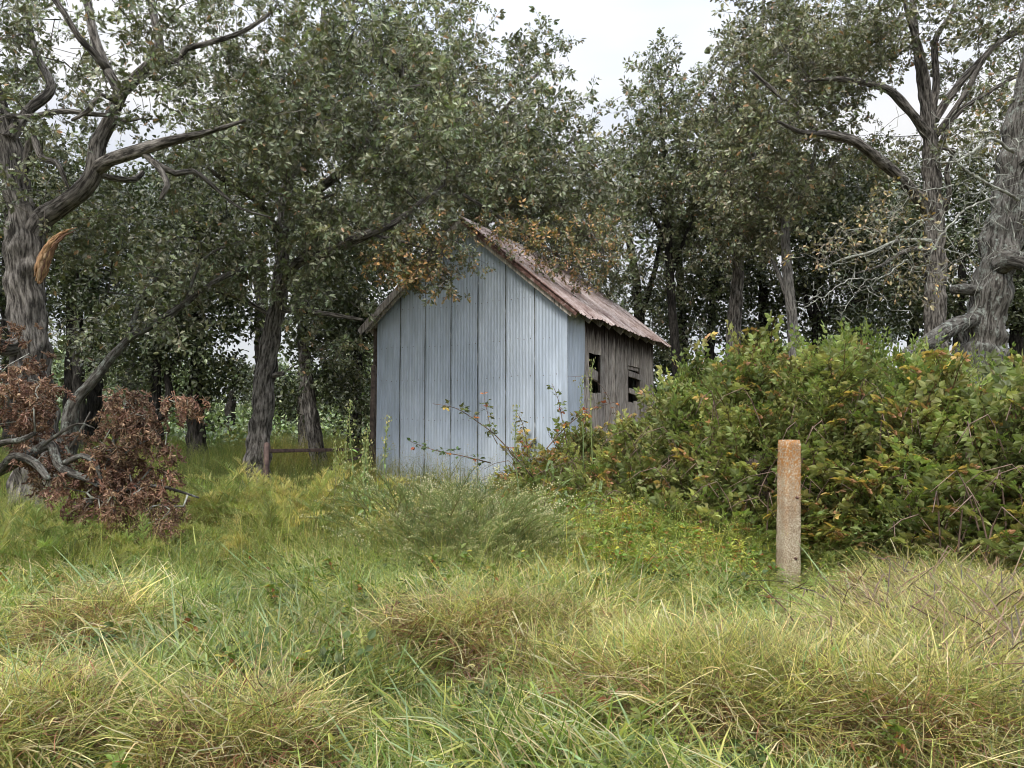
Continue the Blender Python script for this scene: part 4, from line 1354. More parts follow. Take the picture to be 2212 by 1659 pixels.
# --- leaning lichen limb of the second tree beside the big left oak
make_tree('oak leaning right behind the massive left oak with a lichened limb rising to the right',
          L_((148, 960, 13.5, .16), (152, 900, 13.5, .13), (165, 865, 13.5, .105), (195, 830, 13.5, .09), (235, 780, 13.5, .08), (275, 735, 13.5, .07), (330, 700, 13.5, .06), (400, 655, 13.5, .055), (470, 605, 13.5, .05), (560, 565, 13.5, .03)),
          [L_((275, 735, 13.5, .06), (300, 660, 13.5, .05), (340, 600, 13.6, .03)), L_((400, 655, 13.5, .03), (440, 560, 13.3, .025), (520, 520, 13.2, .012))],
          [(300, 620, 13.6, 110, 50, 1.2), (420, 560, 13.6, 110, 50, 1.2), (180, 560, 13.6, 90, 60, 1.2), (250, 480, 13.6, 130, 60, 1.5), (360, 690, 13.6, 60, 30, .8, .8), (170, 720, 13.8, 60, 50, 1, .6)],
          dens=.0026, per=4, bark=M_bark_lichen, trunk_n=20)

# --- trees of the grove beyond: (label, base u, Y, r, top v, lean, dark, blobs, forks)
GROVE = [
    ('slim dark trunk just right of the massive left oak', 150, 24, .22, 400, 0, [(140, 620, 24, 70, 80, 2), (120, 480, 24, 110, 80, 2.5), (40, 400, 24, 100, 60, 2.5)], []),
    ('second slim dark trunk behind the brown dead boughs', 172, 22.5, .2, 430, 4, [(190, 650, 22.5, 60, 70, 1.6), (200, 520, 22.5, 100, 90, 2.2), (230, 400, 23, 110, 80, 2.4, .8)], []),
    ('thick dark trunk behind the leaning lichened limb', 206, 25, .3, 420, -8, [(250, 620, 25, 80, 80, 2), (300, 480, 25, 120, 80, 2.5), (300, 760, 26, 60, 35, 1.5, .7)], []),
    ('black forked oak splitting into a Y left of the tall straight oak', 342, 21, .2, 700, -4, [(320, 740, 21, 90, 55, 1.6), (400, 750, 21, 60, 45, 1.3), (350, 640, 21, 120, 70, 2.2), (280, 800, 21, 60, 30, 1.2, .7)], [L_((345, 905, 21, .12), (366, 860, 21, .12), (362, 805, 21, .09), (385, 780, 21, .06), (410, 760, 21, .03))]),
    ('tall straight dark oak in the middle of the left grove', 426, 21.5, .25, 300, -3, [(430, 620, 21.5, 100, 80, 2.2), (440, 480, 21.5, 130, 90, 2.5), (440, 370, 21.5, 90, 60, 2.5), (500, 680, 21.5, 70, 50, 1.5, .8), (470, 800, 21.5, 40, 60, 1.1, .5)], [L_((424, 640, 21.5, .08), (445, 600, 21.5, .06), (455, 560, 21.5, .03))]),
    ('thinner trunk leaning against the tall straight dark oak', 449, 21.8, .14, 850, -24, [(440, 830, 22, 30, 40, 1, .4)], []),
    ('gnarled grey trunk between the leaning oak and the shed', 694, 18.5, .22, 560, -60, [(650, 700, 18.5, 60, 60, 1.4), (700, 600, 18.5, 110, 60, 1.8), (760, 700, 19, 60, 70, 1.4), (730, 820, 19, 50, 40, 1.2, .7)], []),
    ('dark oak close behind the gnarled grey trunk', 655, 23, .24, 500, 10, [(640, 850, 24, 60, 50, 1.8, .8), (760, 560, 23, 110, 80, 2.4), (640, 480, 23, 120, 80, 2.5)], []),
    ('broad oak in deep shade left of the shed corner', 770, 24, .24, 500, 10, [(760, 860, 24, 60, 60, 2), (770, 740, 24, 60, 70, 2), (820, 480, 24, 130, 80, 2.5), (740, 660, 24, 90, 70, 2.2)], []),
    ('oak in the distant left pasture', 500, 36, .3, 780, 0, [(510, 830, 36, 60, 45, 3), (580, 850, 36, 60, 50, 3), (540, 800, 38, 50, 30, 3)], []),
    ('low spreading oak far behind the forked black oak', 290, 34, .3, 720, 0, [(280, 860, 34, 60, 40, 2.5, .6), (230, 800, 34, 60, 40, 2.5, .6)], []),
    ('oak beyond the far roof corner of the shed', 1475, 26, .26, 520, -10, [(1450, 640, 26, 60, 60, 2, .6), (1440, 780, 26, 70, 50, 2, .7), (1500, 690, 26, 60, 50, 2, .6)], []),
    ('dark stemmed oak between the shed and the pale tree', 1530, 24, .2, 480, 14, [(1540, 620, 24, 60, 70, 2, .8), (1570, 740, 24, 60, 40, 2, .7), (1500, 500, 24, 70, 60, 2)], []),
    ('straight dark oak just left of the pale forked tree', 1660, 25, .24, 430, -10, [(1640, 620, 25, 80, 60, 2.2), (1630, 720, 25, 70, 40, 2, .7), (1640, 500, 25, 110, 70, 2.4)], []),
    ('dark oak just right of the pale forked tree', 1775, 24, .26, 450, -12, [(1790, 620, 24, 90, 60, 2.2), (1800, 720, 24, 90, 35, 2, .8), (1800, 500, 24, 120, 70, 2.4), (1780, 380, 24, 110, 70, 2.4)], [L_((1772, 740, 24, .1), (1740, 640, 24, .08), (1725, 560, 24, .05)), L_((1773, 700, 24, .1), (1850, 650, 23.6, .08), (1910, 620, 23.4, .04))]),
    ('leaning dark oak behind the drooping dry bough', 1875, 26, .26, 460, -20, [(1880, 680, 26, 80, 50, 2.2, .9), (1900, 560, 26, 110, 70, 2.5), (1870, 430, 26, 110, 60, 2.5)], []),
    ('dark oak between the many-limbed oak and the lichen trunk', 2070, 24, .22, 470, 8, [(2060, 660, 24, 70, 60, 2, .7), (2060, 520, 24, 80, 80, 2.2, .8), (2080, 400, 24, 90, 70, 2.2, .6)], []),
    ('shaded oak behind the right edge trunk', 2195, 24, .26, 420, 12, [(2200, 680, 24, 60, 80, 2.2), (2220, 560, 24, 70, 90, 2.2), (2260, 420, 24, 100, 90, 2.4)], []),
    ('oak in the gap left of the many-limbed oak', 1965, 28, .26, 480, 6, [(1960, 700, 28, 70, 50, 2.4, .8), (1960, 600, 28, 80, 60, 2.4, .8), (1970, 480, 28, 90, 60, 2.6, .8)], []),
    ('oak cut off by the left edge behind the massive oak', 20, 23, .26, 420, 0, [(10, 620, 23, 80, 90, 2.2), (0, 480, 23, 100, 90, 2.4), (40, 760, 23, 50, 50, 1.8, .6)], []),
    ('big oak far behind the shed ridge', 1100, 30, .35, 380, 0, [(1050, 380, 29, 130, 90, 3), (1180, 480, 29, 120, 90, 3), (930, 320, 29, 150, 110, 3), (1260, 570, 29, 80, 60, 2.6)], []),
    ('tall oak filling the upper left behind the leaning oak', 560, 27, .32, 250, 10, [(480, 200, 27, 100, 90, 3, .25), (560, 330, 27, 150, 90, 3), (690, 250, 27, 150, 130, 3), (380, 440, 27, 120, 70, 2.8), (820, 150, 27, 150, 140, 3)], []),
]
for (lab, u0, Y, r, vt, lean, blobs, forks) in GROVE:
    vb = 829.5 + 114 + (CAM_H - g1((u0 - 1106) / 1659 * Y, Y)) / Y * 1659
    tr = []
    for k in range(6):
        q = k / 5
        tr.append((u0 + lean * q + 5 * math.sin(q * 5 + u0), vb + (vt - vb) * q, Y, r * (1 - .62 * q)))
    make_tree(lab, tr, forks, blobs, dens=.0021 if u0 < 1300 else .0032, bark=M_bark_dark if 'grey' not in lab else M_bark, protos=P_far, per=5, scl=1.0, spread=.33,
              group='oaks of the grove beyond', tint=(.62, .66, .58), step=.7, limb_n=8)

# far belt of woods
def treeline():
    n = 5200
    th = rng.uniform(-48, 48, n) * math.pi / 180
    d = rng.uniform(55, 78, n)
    x, y = np.sin(th) * d, np.cos(th) * d
    top = 4.6 + 1.8 * np.sin(th * 23) + 1.3 * np.sin(th * 61 + 1) + .8 * np.sin(th * 140)
    z = gz(x, y) + top * rng.random(n) ** .7 + .3
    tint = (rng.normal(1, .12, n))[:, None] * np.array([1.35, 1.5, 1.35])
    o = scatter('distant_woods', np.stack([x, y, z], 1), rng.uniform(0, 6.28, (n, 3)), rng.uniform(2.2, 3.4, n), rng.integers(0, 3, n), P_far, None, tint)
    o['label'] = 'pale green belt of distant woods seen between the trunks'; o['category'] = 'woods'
    n = 900
    th = rng.uniform(-45, 45, n) * math.pi / 180; d = rng.uniform(26, 50, n); x, y = np.sin(th) * d, np.cos(th) * d
    keep = (np.sin(x * .35 + 1) * np.sin(y * .3) > -.2)
    x, y = x[keep], y[keep]; n = len(x)
    z = gz(x, y) + rng.random(n) * 1.3
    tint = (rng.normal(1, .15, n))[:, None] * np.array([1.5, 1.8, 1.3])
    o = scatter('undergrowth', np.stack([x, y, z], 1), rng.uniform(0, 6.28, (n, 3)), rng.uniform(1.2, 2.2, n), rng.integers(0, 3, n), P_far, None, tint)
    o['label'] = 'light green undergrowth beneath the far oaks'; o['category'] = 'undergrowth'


treeline()

def pinnate(name, base):
    mb = MB(); P = [Vector((i * .03, 0, .012 * math.sin(i * .4))) for i in range(11)]
    mb.add(*tube(P, [.0018] * 11, 3), (.2, .2, .08))
    for i in range(1, 11):
        for s in (-1, 1):
            mb.add(xf(OVATE[0], P[i], (.25, s, -.1), rnd.gauss(0, .25), .038), OVATE[1], rcol(base, .15, .06))
    return proto(name, mb, M_bramble)


P_loc = [pinnate('locust_leaf', (.22, .32, .15))]
P_loc2 = [pinnate('locust_leaf_large', (.20, .28, .12))]


# ------------------------------------------------------------------ bramble thicket
FOOT = [(1080, 11.6), (1200, 10.9), (1320, 10.2), (1450, 9.2), (1600, 8.7), (1760, 8.35), (1900, 7.7), (2050, 6.9), (2212, 6.3), (2500, 6.1)]
TOPV = [(1080, 985), (1180, 970), (1260, 945), (1330, 945), (1400, 905), (1450, 865), (1500, 815), (1570, 785), (1650, 765), (1750, 750), (1850, 735), (1950, 752), (2050, 780), (2150, 795), (2212, 790), (2500, 760)]


def xa(tab, u): return np.interp(u, [t[0] for t in tab], [t[1] for t in tab])


def thicket(name, label, u0, u1, n, protos, weights, tfun=None, cat='bushes', zlo=0.0, tcut=(0, 1.5), scl=(.8, 1.25), depth=.55, upb=.35, group=None):
    u = rng.uniform(u0, u1, n)
    t = rng.uniform(tcut[0], tcut[1], n)
    foot = xa(FOOT, u); rdg = foot + 2.6
    topz = np.array([at(a, b, c).z for a, b, c in zip(u, xa(TOPV, u), rdg)])
    Y = foot + 2.6 * t
    x = (u - 1106) / 1659 * Y
    g = gz(x, Y)
    tt = np.clip(t, 0, 1)
    prof = np.sin(tt * math.pi / 2) ** .85
    lump = .22 * np.sin(x * 2.1 + Y * 1.3) + .20 * np.sin(x * 4.7 - Y * 3.1) + .10 * np.sin(x * 8 + 2) * np.sin(Y * 7)
    H = (topz - .66 - g) * prof * (1 - .12 * np.clip(t - 1, 0, 1)) + lump * (.3 + prof)
    dep = rng.random(n) ** 1.5 * depth
    z = g + np.maximum(.05, H - dep * 1.0 + .10 * np.sin(x * 17 + Y * 5) * np.sin(Y * 13 + 1))
    z = np.where(rng.random(n) < .5, z, g + (z - g) * rng.uniform(.55, 1, n))
    # gentle offset outwards
    D = np.stack([rng.normal(0, .6, n), -(1.3 * (1 - tt)) + rng.normal(0, .5, n), upb + .6 * tt + rng.normal(0, .4, n)], 1)
    P = np.stack([x, Y - dep * .0, z], 1)
    ok = P[:, 2] > g + zlo
    # keep out of the shed
    q = P[:, :2] - np.array(Cc[:2]); a_ = q @ np.array(ea[:2]); b_ = q @ np.array(eb[:2])
    ok &= ~((a_ > -.25) & (a_ < W + .2) & (b_ > -.25) & (b_ < LEN + .2))
    # and off the boards in the gap
    ok &= ~((P[:, 1] < 9.55) & (np.abs(u - 1650) < 38) & (np.abs(z - .98) < .28))
    idx = rng.choice(len(protos), n, p=weights)
    k = rng.normal(1, .22, n)
    cl = np.sin(x * 1.7 + 2) * np.sin(Y * 2.3 + z * 2)
    tint = (k * (1 + .15 * cl))[:, None] * np.ones(3)
    if tfun is not None: idx, tint = tfun(u, t, z, x, Y, idx, tint)
    o = scatter(name, P[ok], dir_euler(D[ok], rng.normal(0, .55, ok.sum())), rng.uniform(scl[0], scl[1], ok.sum()), idx[ok], protos, None, tint[ok])
    tagit(o, label, cat, group)
    return o


def turning(u, t, z, x, Y, idx, tint):
    m = np.sin(x * 1.9 + 1.1) * np.sin(Y * 1.5 + z * 1.8 + .4) + .3 * np.sin(x * 5.1 + z * 4)
    p = np.clip(.01 + .13 * (m > .35) + .26 * (u < 1330) + .12 * ((u > 1700) & (m > .45)), 0, .8)
    return np.where(rng.random(len(u)) < p, 3, idx), tint


# canes inside and under the leaves
def canes(parent_name, label, n, u0, u1):
    mb = MB()
    for i in range(n):
        u = rnd.uniform(u0, u1); f0 = float(xa(FOOT, u)); Y = f0 + rnd.uniform(.1, 2.4)
        x = (u - 1106) / 1659 * Y; g = g1(x, Y)
        zt = at(u, float(xa(TOPV, u)), f0 + 2.6).z
        h = (zt - g) * min(1, .45 + (Y - f0) / 2.6) * rnd.uniform(.5, .95)
        a = rnd.uniform(-math.pi, 0); L = rnd.uniform(.3, 1.0)
        P = [Vector((x, Y, g - .05)), Vector((x + .1 * math.cos(a) * L, Y + .1 * math.sin(a) * L, g + h * .5)), Vector((x + .5 * math.cos(a) * L, Y + .4 * math.sin(a) * L, g + h * .95)), Vector((x + 1.0 * math.cos(a) * L, Y + .7 * math.sin(a) * L, g + h * .8))]
        Q, rr = resample(P, [.010, .009, .007, .004], .25)
        mb.add(*tube(Q, rr, 4))
    o = mb.build(parent_name, M_twig_brown, None, True); tagit(o, label, 'canes', kind='stuff')


canes('bramble_canes', 'brown arching canes inside the bramble thicket', 300, 1120, 2400)
thicket('bramble_thicket', 'high mound of green blackberry brambles with scattered orange leaves', 1080, 2420, 16000, P_br, [.42, .30, .23, .05], turning, tcut=(0, 1.35), scl=(.58, .98))
thicket('leafy_shoots', 'bright green upright shoots crowning the bramble mound', 1440, 2420, 2100, P_up, [.6, .4], None, tcut=(.62, 1.25), depth=.12, upb=1.1, scl=(.7, 1.1))
# loose shoots arching out of the mound, several kinds of plant mixed
thicket('straggling_shoots', 'straggling shoots of blackberry and vine leaning out of the bramble mound', 1100, 2420, 1500, P_br, [.3, .3, .2, .2], turning, tcut=(0, 1.2), depth=-.32, upb=.7, scl=(.9, 1.5))
thicket('vine_patches', 'vine leaves and young locust fronds growing over the lower brambles', 1150, 2420, 1300, P_up + P_loc2, [.3, .3, .4], None, tcut=(0, .7), depth=-.1, upb=.5, scl=(.6, 1.2))
# sprigs standing above the crest
def crest():
    n = 260
    u = rng.uniform(1500, 2300, n); t = rng.uniform(.8, 1.15, n); foot = xa(FOOT, u); Y = foot + 2.6 * t
    w = np.sin(u * .045) * .5 + np.sin(u * .021 + 1) * .5
    z = np.array([at(a, b, c).z for a, b, c in zip(u, xa(TOPV, u), foot + 2.6)]) + rng.uniform(-.62, -.22, n) + .14 * w
    x = (u - 1106) / 1659 * Y
    D = np.stack([rng.normal(0, .35, n), rng.normal(0, .3, n), np.full(n, 1.2)], 1)
    o = scatter('privet_shoots', np.stack([x, Y, z], 1), dir_euler(D, rng.uniform(-3, 3, n)), rng.uniform(.55, 1.1, n), rng.integers(0, 2, n), P_up, None, rng.normal(1.05, .12, n)[:, None] * np.ones(3))
    tagit(o, 'light green pointed shoots sticking up along the crest of the brambles', 'shoots')


crest()


# arching canes in front of the steel wall, each a thing of its own
def arch_cane(label, path, r, nl, base, p_org, size=.075, compound=True, name='bramble_cane', group='canes arching before the steel wall', cat='cane'):
    P = [at(*q) for q in path]
    g = g1(P[0].x, P[0].y)
    t = empty(name, P[0], label, cat, group)
    Q, rr = resample(P, list(np.linspace(r, r * .35, len(P))), .08)
    mb = MB(); mb.add(*tube(Q, rr, 6)); mb.build('stem', M_twig_brown, t, True)
    nl = min(nl, 60)
    for i in range(nl):
        k = int(rnd.uniform(.12, 1) * (len(Q) - 1)); p = Q[k]
        side = Vector((rnd.gauss(0, .8), rnd.gauss(-.3, .6), rnd.gauss(.15, .6))).normalized()
        q = p + side * rnd.uniform(.03, .07)
        mb = MB(); mb.add(*tube([p, q], [.002, .0015], 3, False), (.15, .12, .05))
        c0 = base if rnd.random() > p_org else rnd.choice([(.5, .19, .05), (.5, .36, .07), (.35, .11, .05)])
        for a in ((-1.0, 0, 1.0) if compound else (0,)):
            y = side.cross(Vector((0, 0, 1))).normalized()
            dd = (side * math.cos(a) + y * math.sin(a) + Vector((0, 0, rnd.uniform(-.3, .2)))).normalized()
            mb.add(xf(OVATE[0], q + dd * .006, dd, rnd.gauss(0, .5), size * rnd.uniform(.75, 1.2)), OVATE[1], rcol(c0, .2, .1))
        mb.build('leaf', M_bramble2, t)
    return t


# same leaf look for single leaves, no instance tint
def leaf_plain(name, trans=.3):
    m, nt = new_mat(name)
    a = N_(nt, 'ShaderNodeAttribute', attribute_name='Col')
    p = N_(nt, 'ShaderNodeBsdfPrincipled'); p.inputs['Roughness'].default_value = .5; p.inputs['Specular IOR Level'].default_value = .4
    nt.links.new(a.outputs['Color'], p.inputs['Base Color'])
    tr = N_(nt, 'ShaderNodeBsdfTranslucent'); nt.links.new(a.outputs['Color'], tr.inputs['Color'])
    ms = N_(nt, 'ShaderNodeMixShader'); ms.inputs[0].default_value = trans
    nt.links.new(p.outputs[0], ms.inputs[1]); nt.links.new(tr.outputs[0], ms.inputs[2])
    o = N_(nt, 'ShaderNodeOutputMaterial'); nt.links.new(ms.outputs[0], o.inputs[0])
    return m


M_bramble2 = leaf_plain('single_leaf')
GB = (.12, .18, .05)
arch_cane('long cane arching left across the steel wall, tip leaves high', L_((1150, 1030, 11.2), (1115, 990, 11), (1070, 940, 10.9), (1030, 910, 10.8), (985, 882, 10.8), (935, 872, 10.8)), .012, 26, (.13, .15, .05), .25)
arch_cane('upright sprig with small leaves rising between the two longest canes', L_((1075, 960, 11), (1060, 930, 11), (1055, 900, 11), (1048, 870, 11), (1045, 852, 11)), .007, 22, (.13, .16, .05), .15, .055)
arch_cane('low green cane reaching left along the foot of the steel wall', L_((1060, 1000, 11.2), (1000, 985, 11), (950, 975, 11), (915, 965, 11), (885, 953, 11)), .009, 28, (.10, .15, .05), .05, .06)
arch_cane('tall thin cane with fine leaves left of the shed corner seam', L_((1225, 960, 11.4), (1215, 910, 11.4), (1205, 860, 11.4), (1192, 828, 11.4)), .008, 24, (.15, .19, .06), .1, .06)
arch_cane('reddish cane leaning right beside the corner seam of the wall', L_((1180, 970, 11), (1215, 930, 11), (1250, 900, 11), (1290, 880, 11.2), (1330, 868, 11.2)), .009, 30, (.15, .13, .05), .5, .065)
arch_cane('curled bare cane looping beside the first window', L_((1310, 930, 12), (1320, 880, 12), (1300, 835, 12), (1268, 815, 12), (1225, 814, 12)), .005, 6, (.15, .13, .05), .3, .05)
arch_cane('small leafed cane pointing up before the second seam from the corner', L_((1140, 980, 11), (1135, 940, 11), (1125, 905, 11), (1112, 885, 11)), .007, 22, (.15, .14, .05), .35, .055)

# ------------------------------------------------------------------ tall weeds
def tall_weed(label, u, vt, vb, Y, lean=0.0, n=26, big=.11, group='tall weeds before the shed', name='tall_weed', head=True, col=(.23, .32, .10)):
    b = at(u, vb, Y); b.z = g1(b.x, b.y); tpt = at(u + lean, vt, Y)
    t = empty(name, b, label, 'weed', group)
    P = [b, b.lerp(tpt, .3) + Vector((rnd.uniform(-.03, .03), 0, 0)), b.lerp(tpt, .6) + Vector((rnd.uniform(-.04, .04), 0, 0)), b.lerp(tpt, .85) + Vector((rnd.uniform(-.04, .04), 0, 0)), tpt]
    Q, rr = resample(P, [.013, .011, .009, .006, .004], .06)
    mb = MB(); mb.add(*tube(Q, rr, 6), rcol((.26, .32, .13))); mb.build('stem', M_bramble2, t, True)
    for i in range(n):
        f = (i + rnd.random()) / n
        k = int((.12 + .75 * f) * (len(Q) - 1)); p = Q[k]
        a = i * 2.4; s = big * 1.5 * (1.1 - .8 * f) * rnd.uniform(.7, 1.2)
        d = Vector((math.cos(a), math.sin(a), rnd.uniform(-.9, .5)))
        mb = MB(); mb.add(xf(LANCE[0] * [1, 1.3, 1], p, d, rnd.gauss(0, .4), s), LANCE[1], rcol(col, .25, .1)); mb.build('leaf', M_bramble2, t)
    if head:
        mb = MB()
        for i in range(60):
            k = int(rnd.uniform(.72, 1) * (len(Q) - 1)); p = Q[k]
            q = p + Vector((rnd.gauss(0, .03), rnd.gauss(0, .03), rnd.uniform(0, .06)))
            mb.add(*tube([p, q], [.0012, .001], 3, False), (.2, .22, .08))
            mb.add(xf(OVATE[0], q, (rnd.gauss(0, .5), rnd.gauss(0, .5), 1), rnd.random() * 6, .032), OVATE[1], rcol(rnd.choice([(.40, .43, .16), (.26, .33, .11), (.40, .38, .16)]), .2, .1))
        mb.build('flower_head', M_bramble2, t)


tall_weed('tallest leafy weed left of the shed corner, topped with buds', 770, 868, 1150, 9.2, -12, 34)
tall_weed('second tall weed with a leaning tip just left of the steel wall', 790, 930, 1150, 9.1, 4, 34)
tall_weed('tall weed with a budded tip standing against the steel wall', 820, 903, 1150, 9.4, 20, 30)
tall_weed('bushy weed stem nearest the dark gap left of the shed', 778, 955, 1150, 8.9, 8, 40)
tall_weed('short leafy weed between the taller weeds and the rail fence', 752, 960, 1140, 9.5, -6, 24, .08)
tall_weed('thin weed rising before the fence rail', 724, 955, 1120, 9.8, 0, 22, .06)
tall_weed('drooping leafy weed at the foot of the weed cluster', 800, 985, 1160, 8.9, -8, 36, .13)
tall_weed('slender budding weed in front of the first shed window', 1276, 775, 1060, 11.8, 6, 28, .07, name='window_weed')
tall_weed('shorter weed left of the weed before the first window', 1262, 815, 1060, 11.8, -2, 18, .06, name='window_weed')
tall_weed('budded weed standing before the third seam of the wall', 1118, 875, 1060, 11, 0, 18, .05)
tall_weed('pale budded weed on the front slope of the bramble mound at the right', 2010, 1130, 1290, 8, 0, 24, .08)
tall_weed('thin dark stemmed weed rising over the brambles near the lichen trunk', 1985, 700 + 90, 1000, 10.2, 8, 6, .05, head=False)


# ------------------------------------------------------------------ feathery plants: plumes of dog fennel and the pale aster bush
def plume_proto(name, L, base, curve, nb=60, flower=0.0, fl=.02):
    mb = MB(); P = [Vector((0, 0, 0))]
    for i in range(10):
        a = curve * (i / 10) ** 1.3
        P.append(P[-1] + Vector((math.cos(a), 0, -math.sin(a))) * L / 10)
    mb.add(*tube(P, list(np.linspace(.004, .001, 11)), 3), rcol((.25, .2, .08)))
    for i in range(nb):
        t = rnd.uniform(.08, 1) * 10; k = min(9, int(t)); p = P[k].lerp(P[k + 1], t - k)
        s = 1 if i % 2 else -1
        d = Vector((.8, s * rnd.uniform(.3, .9), rnd.uniform(-.2, .8)))
        l = L * .20 * (1.1 - t / 11) * rnd.uniform(.6, 1.2)
        c = rcol(base, .2, .1)
        mb.add(xf(np.array([[0, -.02, 0], [0, .02, 0], [.6, .035, .02], [.6, -.035, .02], [1, 0, 0]]), p, d, rnd.random() * 3, l), [[0, 1, 2], [0, 2, 3], [3, 2, 4]], c)
        for j in range(3):
            q = p + Vector(d).normalized() * l * rnd.uniform(.3, 1)
            mb.add(xf(np.array([[0, -.05, 0], [0, .05, 0], [1, 0, 0]]), q, Vector(d) + Vector((rnd.gauss(0, .8), rnd.gauss(0, .8), rnd.gauss(0, .8))), rnd.random() * 3, l * .35), [[0, 1, 2]], rcol(c, .15, .05))
        if rnd.random() < flower:
            q = p + Vector(d).normalized() * l * rnd.uniform(.7, 1)
            mb.add(xf(OVATE[0] * [1, 1.6, 1], q, (rnd.gauss(0, 1), rnd.gauss(0, 1), 1), 0, fl), OVATE[1], rcol((.62, .58, .40), .15, .05))
    return proto(name, mb, M_bramble)


P_fen = [plume_proto('fennel_plume_%d' % i, .95, [(.29, .35, .115), (.43, .41, .16), (.22, .28, .095)][i], 1.15, 110) for i in range(3)]
P_ast = [plume_proto('aster_plume_%d' % i, .45, [(.18, .235, .10), (.24, .285, .12)][i], .6, 80, .40, .012) for i in range(2)]




def plume_bush(label, u, v, Y, n, up, sprd, protos, scl, lean=0.0, w=.3, h=.3, name='fennel_clump', cat='plant', group=None, tint=(1, 1, 1), rootspread=.15):
    c = at(u, v, Y); c.z = g1(c.x, c.y)
    t = empty(name, c, label, cat, group)
    a = rng.uniform(0, 6.28, n)
    P = np.array([c.x, c.y, c.z]) + np.stack([np.cos(a) * w * rng.random(n) ** .5, np.sin(a) * w * rng.random(n) ** .5, rng.random(n) ** .8 * h], 1)
    rel = (P - np.array(c)) / [max(w, .01), max(w, .01), max(h, .01)]
    # lopsided: a few stems carry most of the sprays
    hub = rng.normal(0, w * .45, (6, 2)); hh = rng.uniform(.55, 1.15, 6); hk = rng.integers(0, 6, n)
    P[:, :2] += hub[hk]; P[:, 2] = c.z + (P[:, 2] - c.z) * hh[hk]
    D = np.stack([rel[:, 0] * sprd + lean + hub[hk, 0] * .6 + rng.normal(0, .42, n), rel[:, 1] * sprd + rng.normal(0, .42, n), up + rng.normal(0, .35, n)], 1)
    k = rng.normal(1, .12, n)
    scatter('foliage', P, dir_euler(D, rng.normal(0, .3, n)), scl * rng.uniform(.7, 1.2, n), rng.integers(0, len(protos), n), protos, t, k[:, None] * np.array(tint))
    mb = MB()
    for i in range(min(n, 26)):
        p = Vector(P[i]); b = Vector((c.x + (p.x - c.x) * .3, c.y + (p.y - c.y) * .3, c.z - .03))
        mb.add(*tube([b, b.lerp(p, .5) + Vector((0, 0, .03)), p], [.006, .005, .004], 4))
    mb.build('stems', M_twig_brown, t, True)


G_F = 'yellow green dog fennel clumps'
plume_bush('yellow green dog fennel fanning out left of the rail post', 520, 1050, 10.2, 60, 1.0, .8, P_fen, 1.05, -.45, .45, .45, group=G_F)
plume_bush('golden dog fennel bending right before the fence rail', 640, 1060, 10, 70, .9, .7, P_fen, 1.1, .15, .5, .4, group=G_F, tint=(1.05, .98, .9))
plume_bush('low golden dog fennel in front of the tallest weeds', 560, 1110, 9, 46, .7, .9, P_fen, .9, -.1, .4, .2, group=G_F, tint=(1.1, 1, .9))
plume_bush('dog fennel at the left edge beneath the dead branch', 40, 1110, 8.6, 70, 1.0, .8, P_fen, .9, 0, .7, .35, group=G_F, tint=(.9, .95, .85))
plume_bush('dog fennel just left of the brown leaf heap foot', 190, 1130, 8.3, 46, .9, .8, P_fen, .8, .2, .5, .25, group=G_F, tint=(.85, .92, .8))
plume_bush('small dog fennel below the brown leaf heap', 300, 1150, 8.0, 30, .8, .9, P_fen, .7, .2, .35, .15, group=G_F, tint=(.8, .9, .8))
plume_bush('golden dog fennel tuft beside the weed cluster at the shed corner', 700, 1090, 9.6, 50, .8, .9, P_fen, .85, 0, .45, .25, group=G_F)
plume_bush('rounded grey green aster bush dotted with cream flowers', 1000, 1180, 7.8, 560, 1.0, 1.1, P_ast, 1.05, 0, .62, .85, 'aster_bush' and 'aster_bush', 'bush')
plume_bush('smaller aster bush behind the rounded one, against the brambles', 900, 1120, 8.8, 220, 1.1, .9, P_ast, .9, 0, .5, .6, 'aster_bush', 'bush', tint=(1.25, 1.1, .8))
plume_bush('blue green locust seedling with pinnate leaves before the left end of the brambles', 1150, 1060, 9.8, 130, .5, 1.0, P_loc, .6, 0, .8, .9, 'locust_seedling', 'shrub')
plume_bush('locust seedling low in the grass right of the aster bush', 1270, 1080, 9.4, 70, .5, 1.0, P_loc, .55, 0, .5, .7, 'locust_seedling', 'shrub')
plume_bush('dark grey green feathery plant in the foreground grass', 700, 1440, 4.9, 40, .8, .9, P_ast, .45, 0, .16, .12, 'feathery_weed', 'plant', tint=(.8, .9, .9))

# ------------------------------------------------------------------ fallen oak branch with brown leaves, left
P_dead = []
for i in range(3):
    mb = MB(); P = [Vector((0, 0, 0)), Vector((.12, .02, -.01)), Vector((.24, -.02, -.04)), Vector((.34, 0, -.1))]
    mb.add(*tube(P, [.006, .005, .004, .003], 4), (.2, .17, .14))
    for j in range(34):
        t = rnd.uniform(.2, 1) * 3; k = min(2, int(t)); p = P[k].lerp(P[k + 1], t - k)
        d = Vector((rnd.gauss(.1, .5), rnd.gauss(0, .5), rnd.gauss(-.7, .45)))
        mb.add(xf(CRUMPLE[0], p + Vector((0, 0, rnd.uniform(-.02, .03))), d, rnd.random() * 6.28, rnd.uniform(.07, .12)), CRUMPLE[1], rcol(rnd.choice([(.19, .115, .08), (.25, .155, .108), (.13, .077, .055), (.33, .23, .16)]), .25, .06))
    P_dead.append(proto('dead_leaf_spray_%d' % i, mb, M_dead))


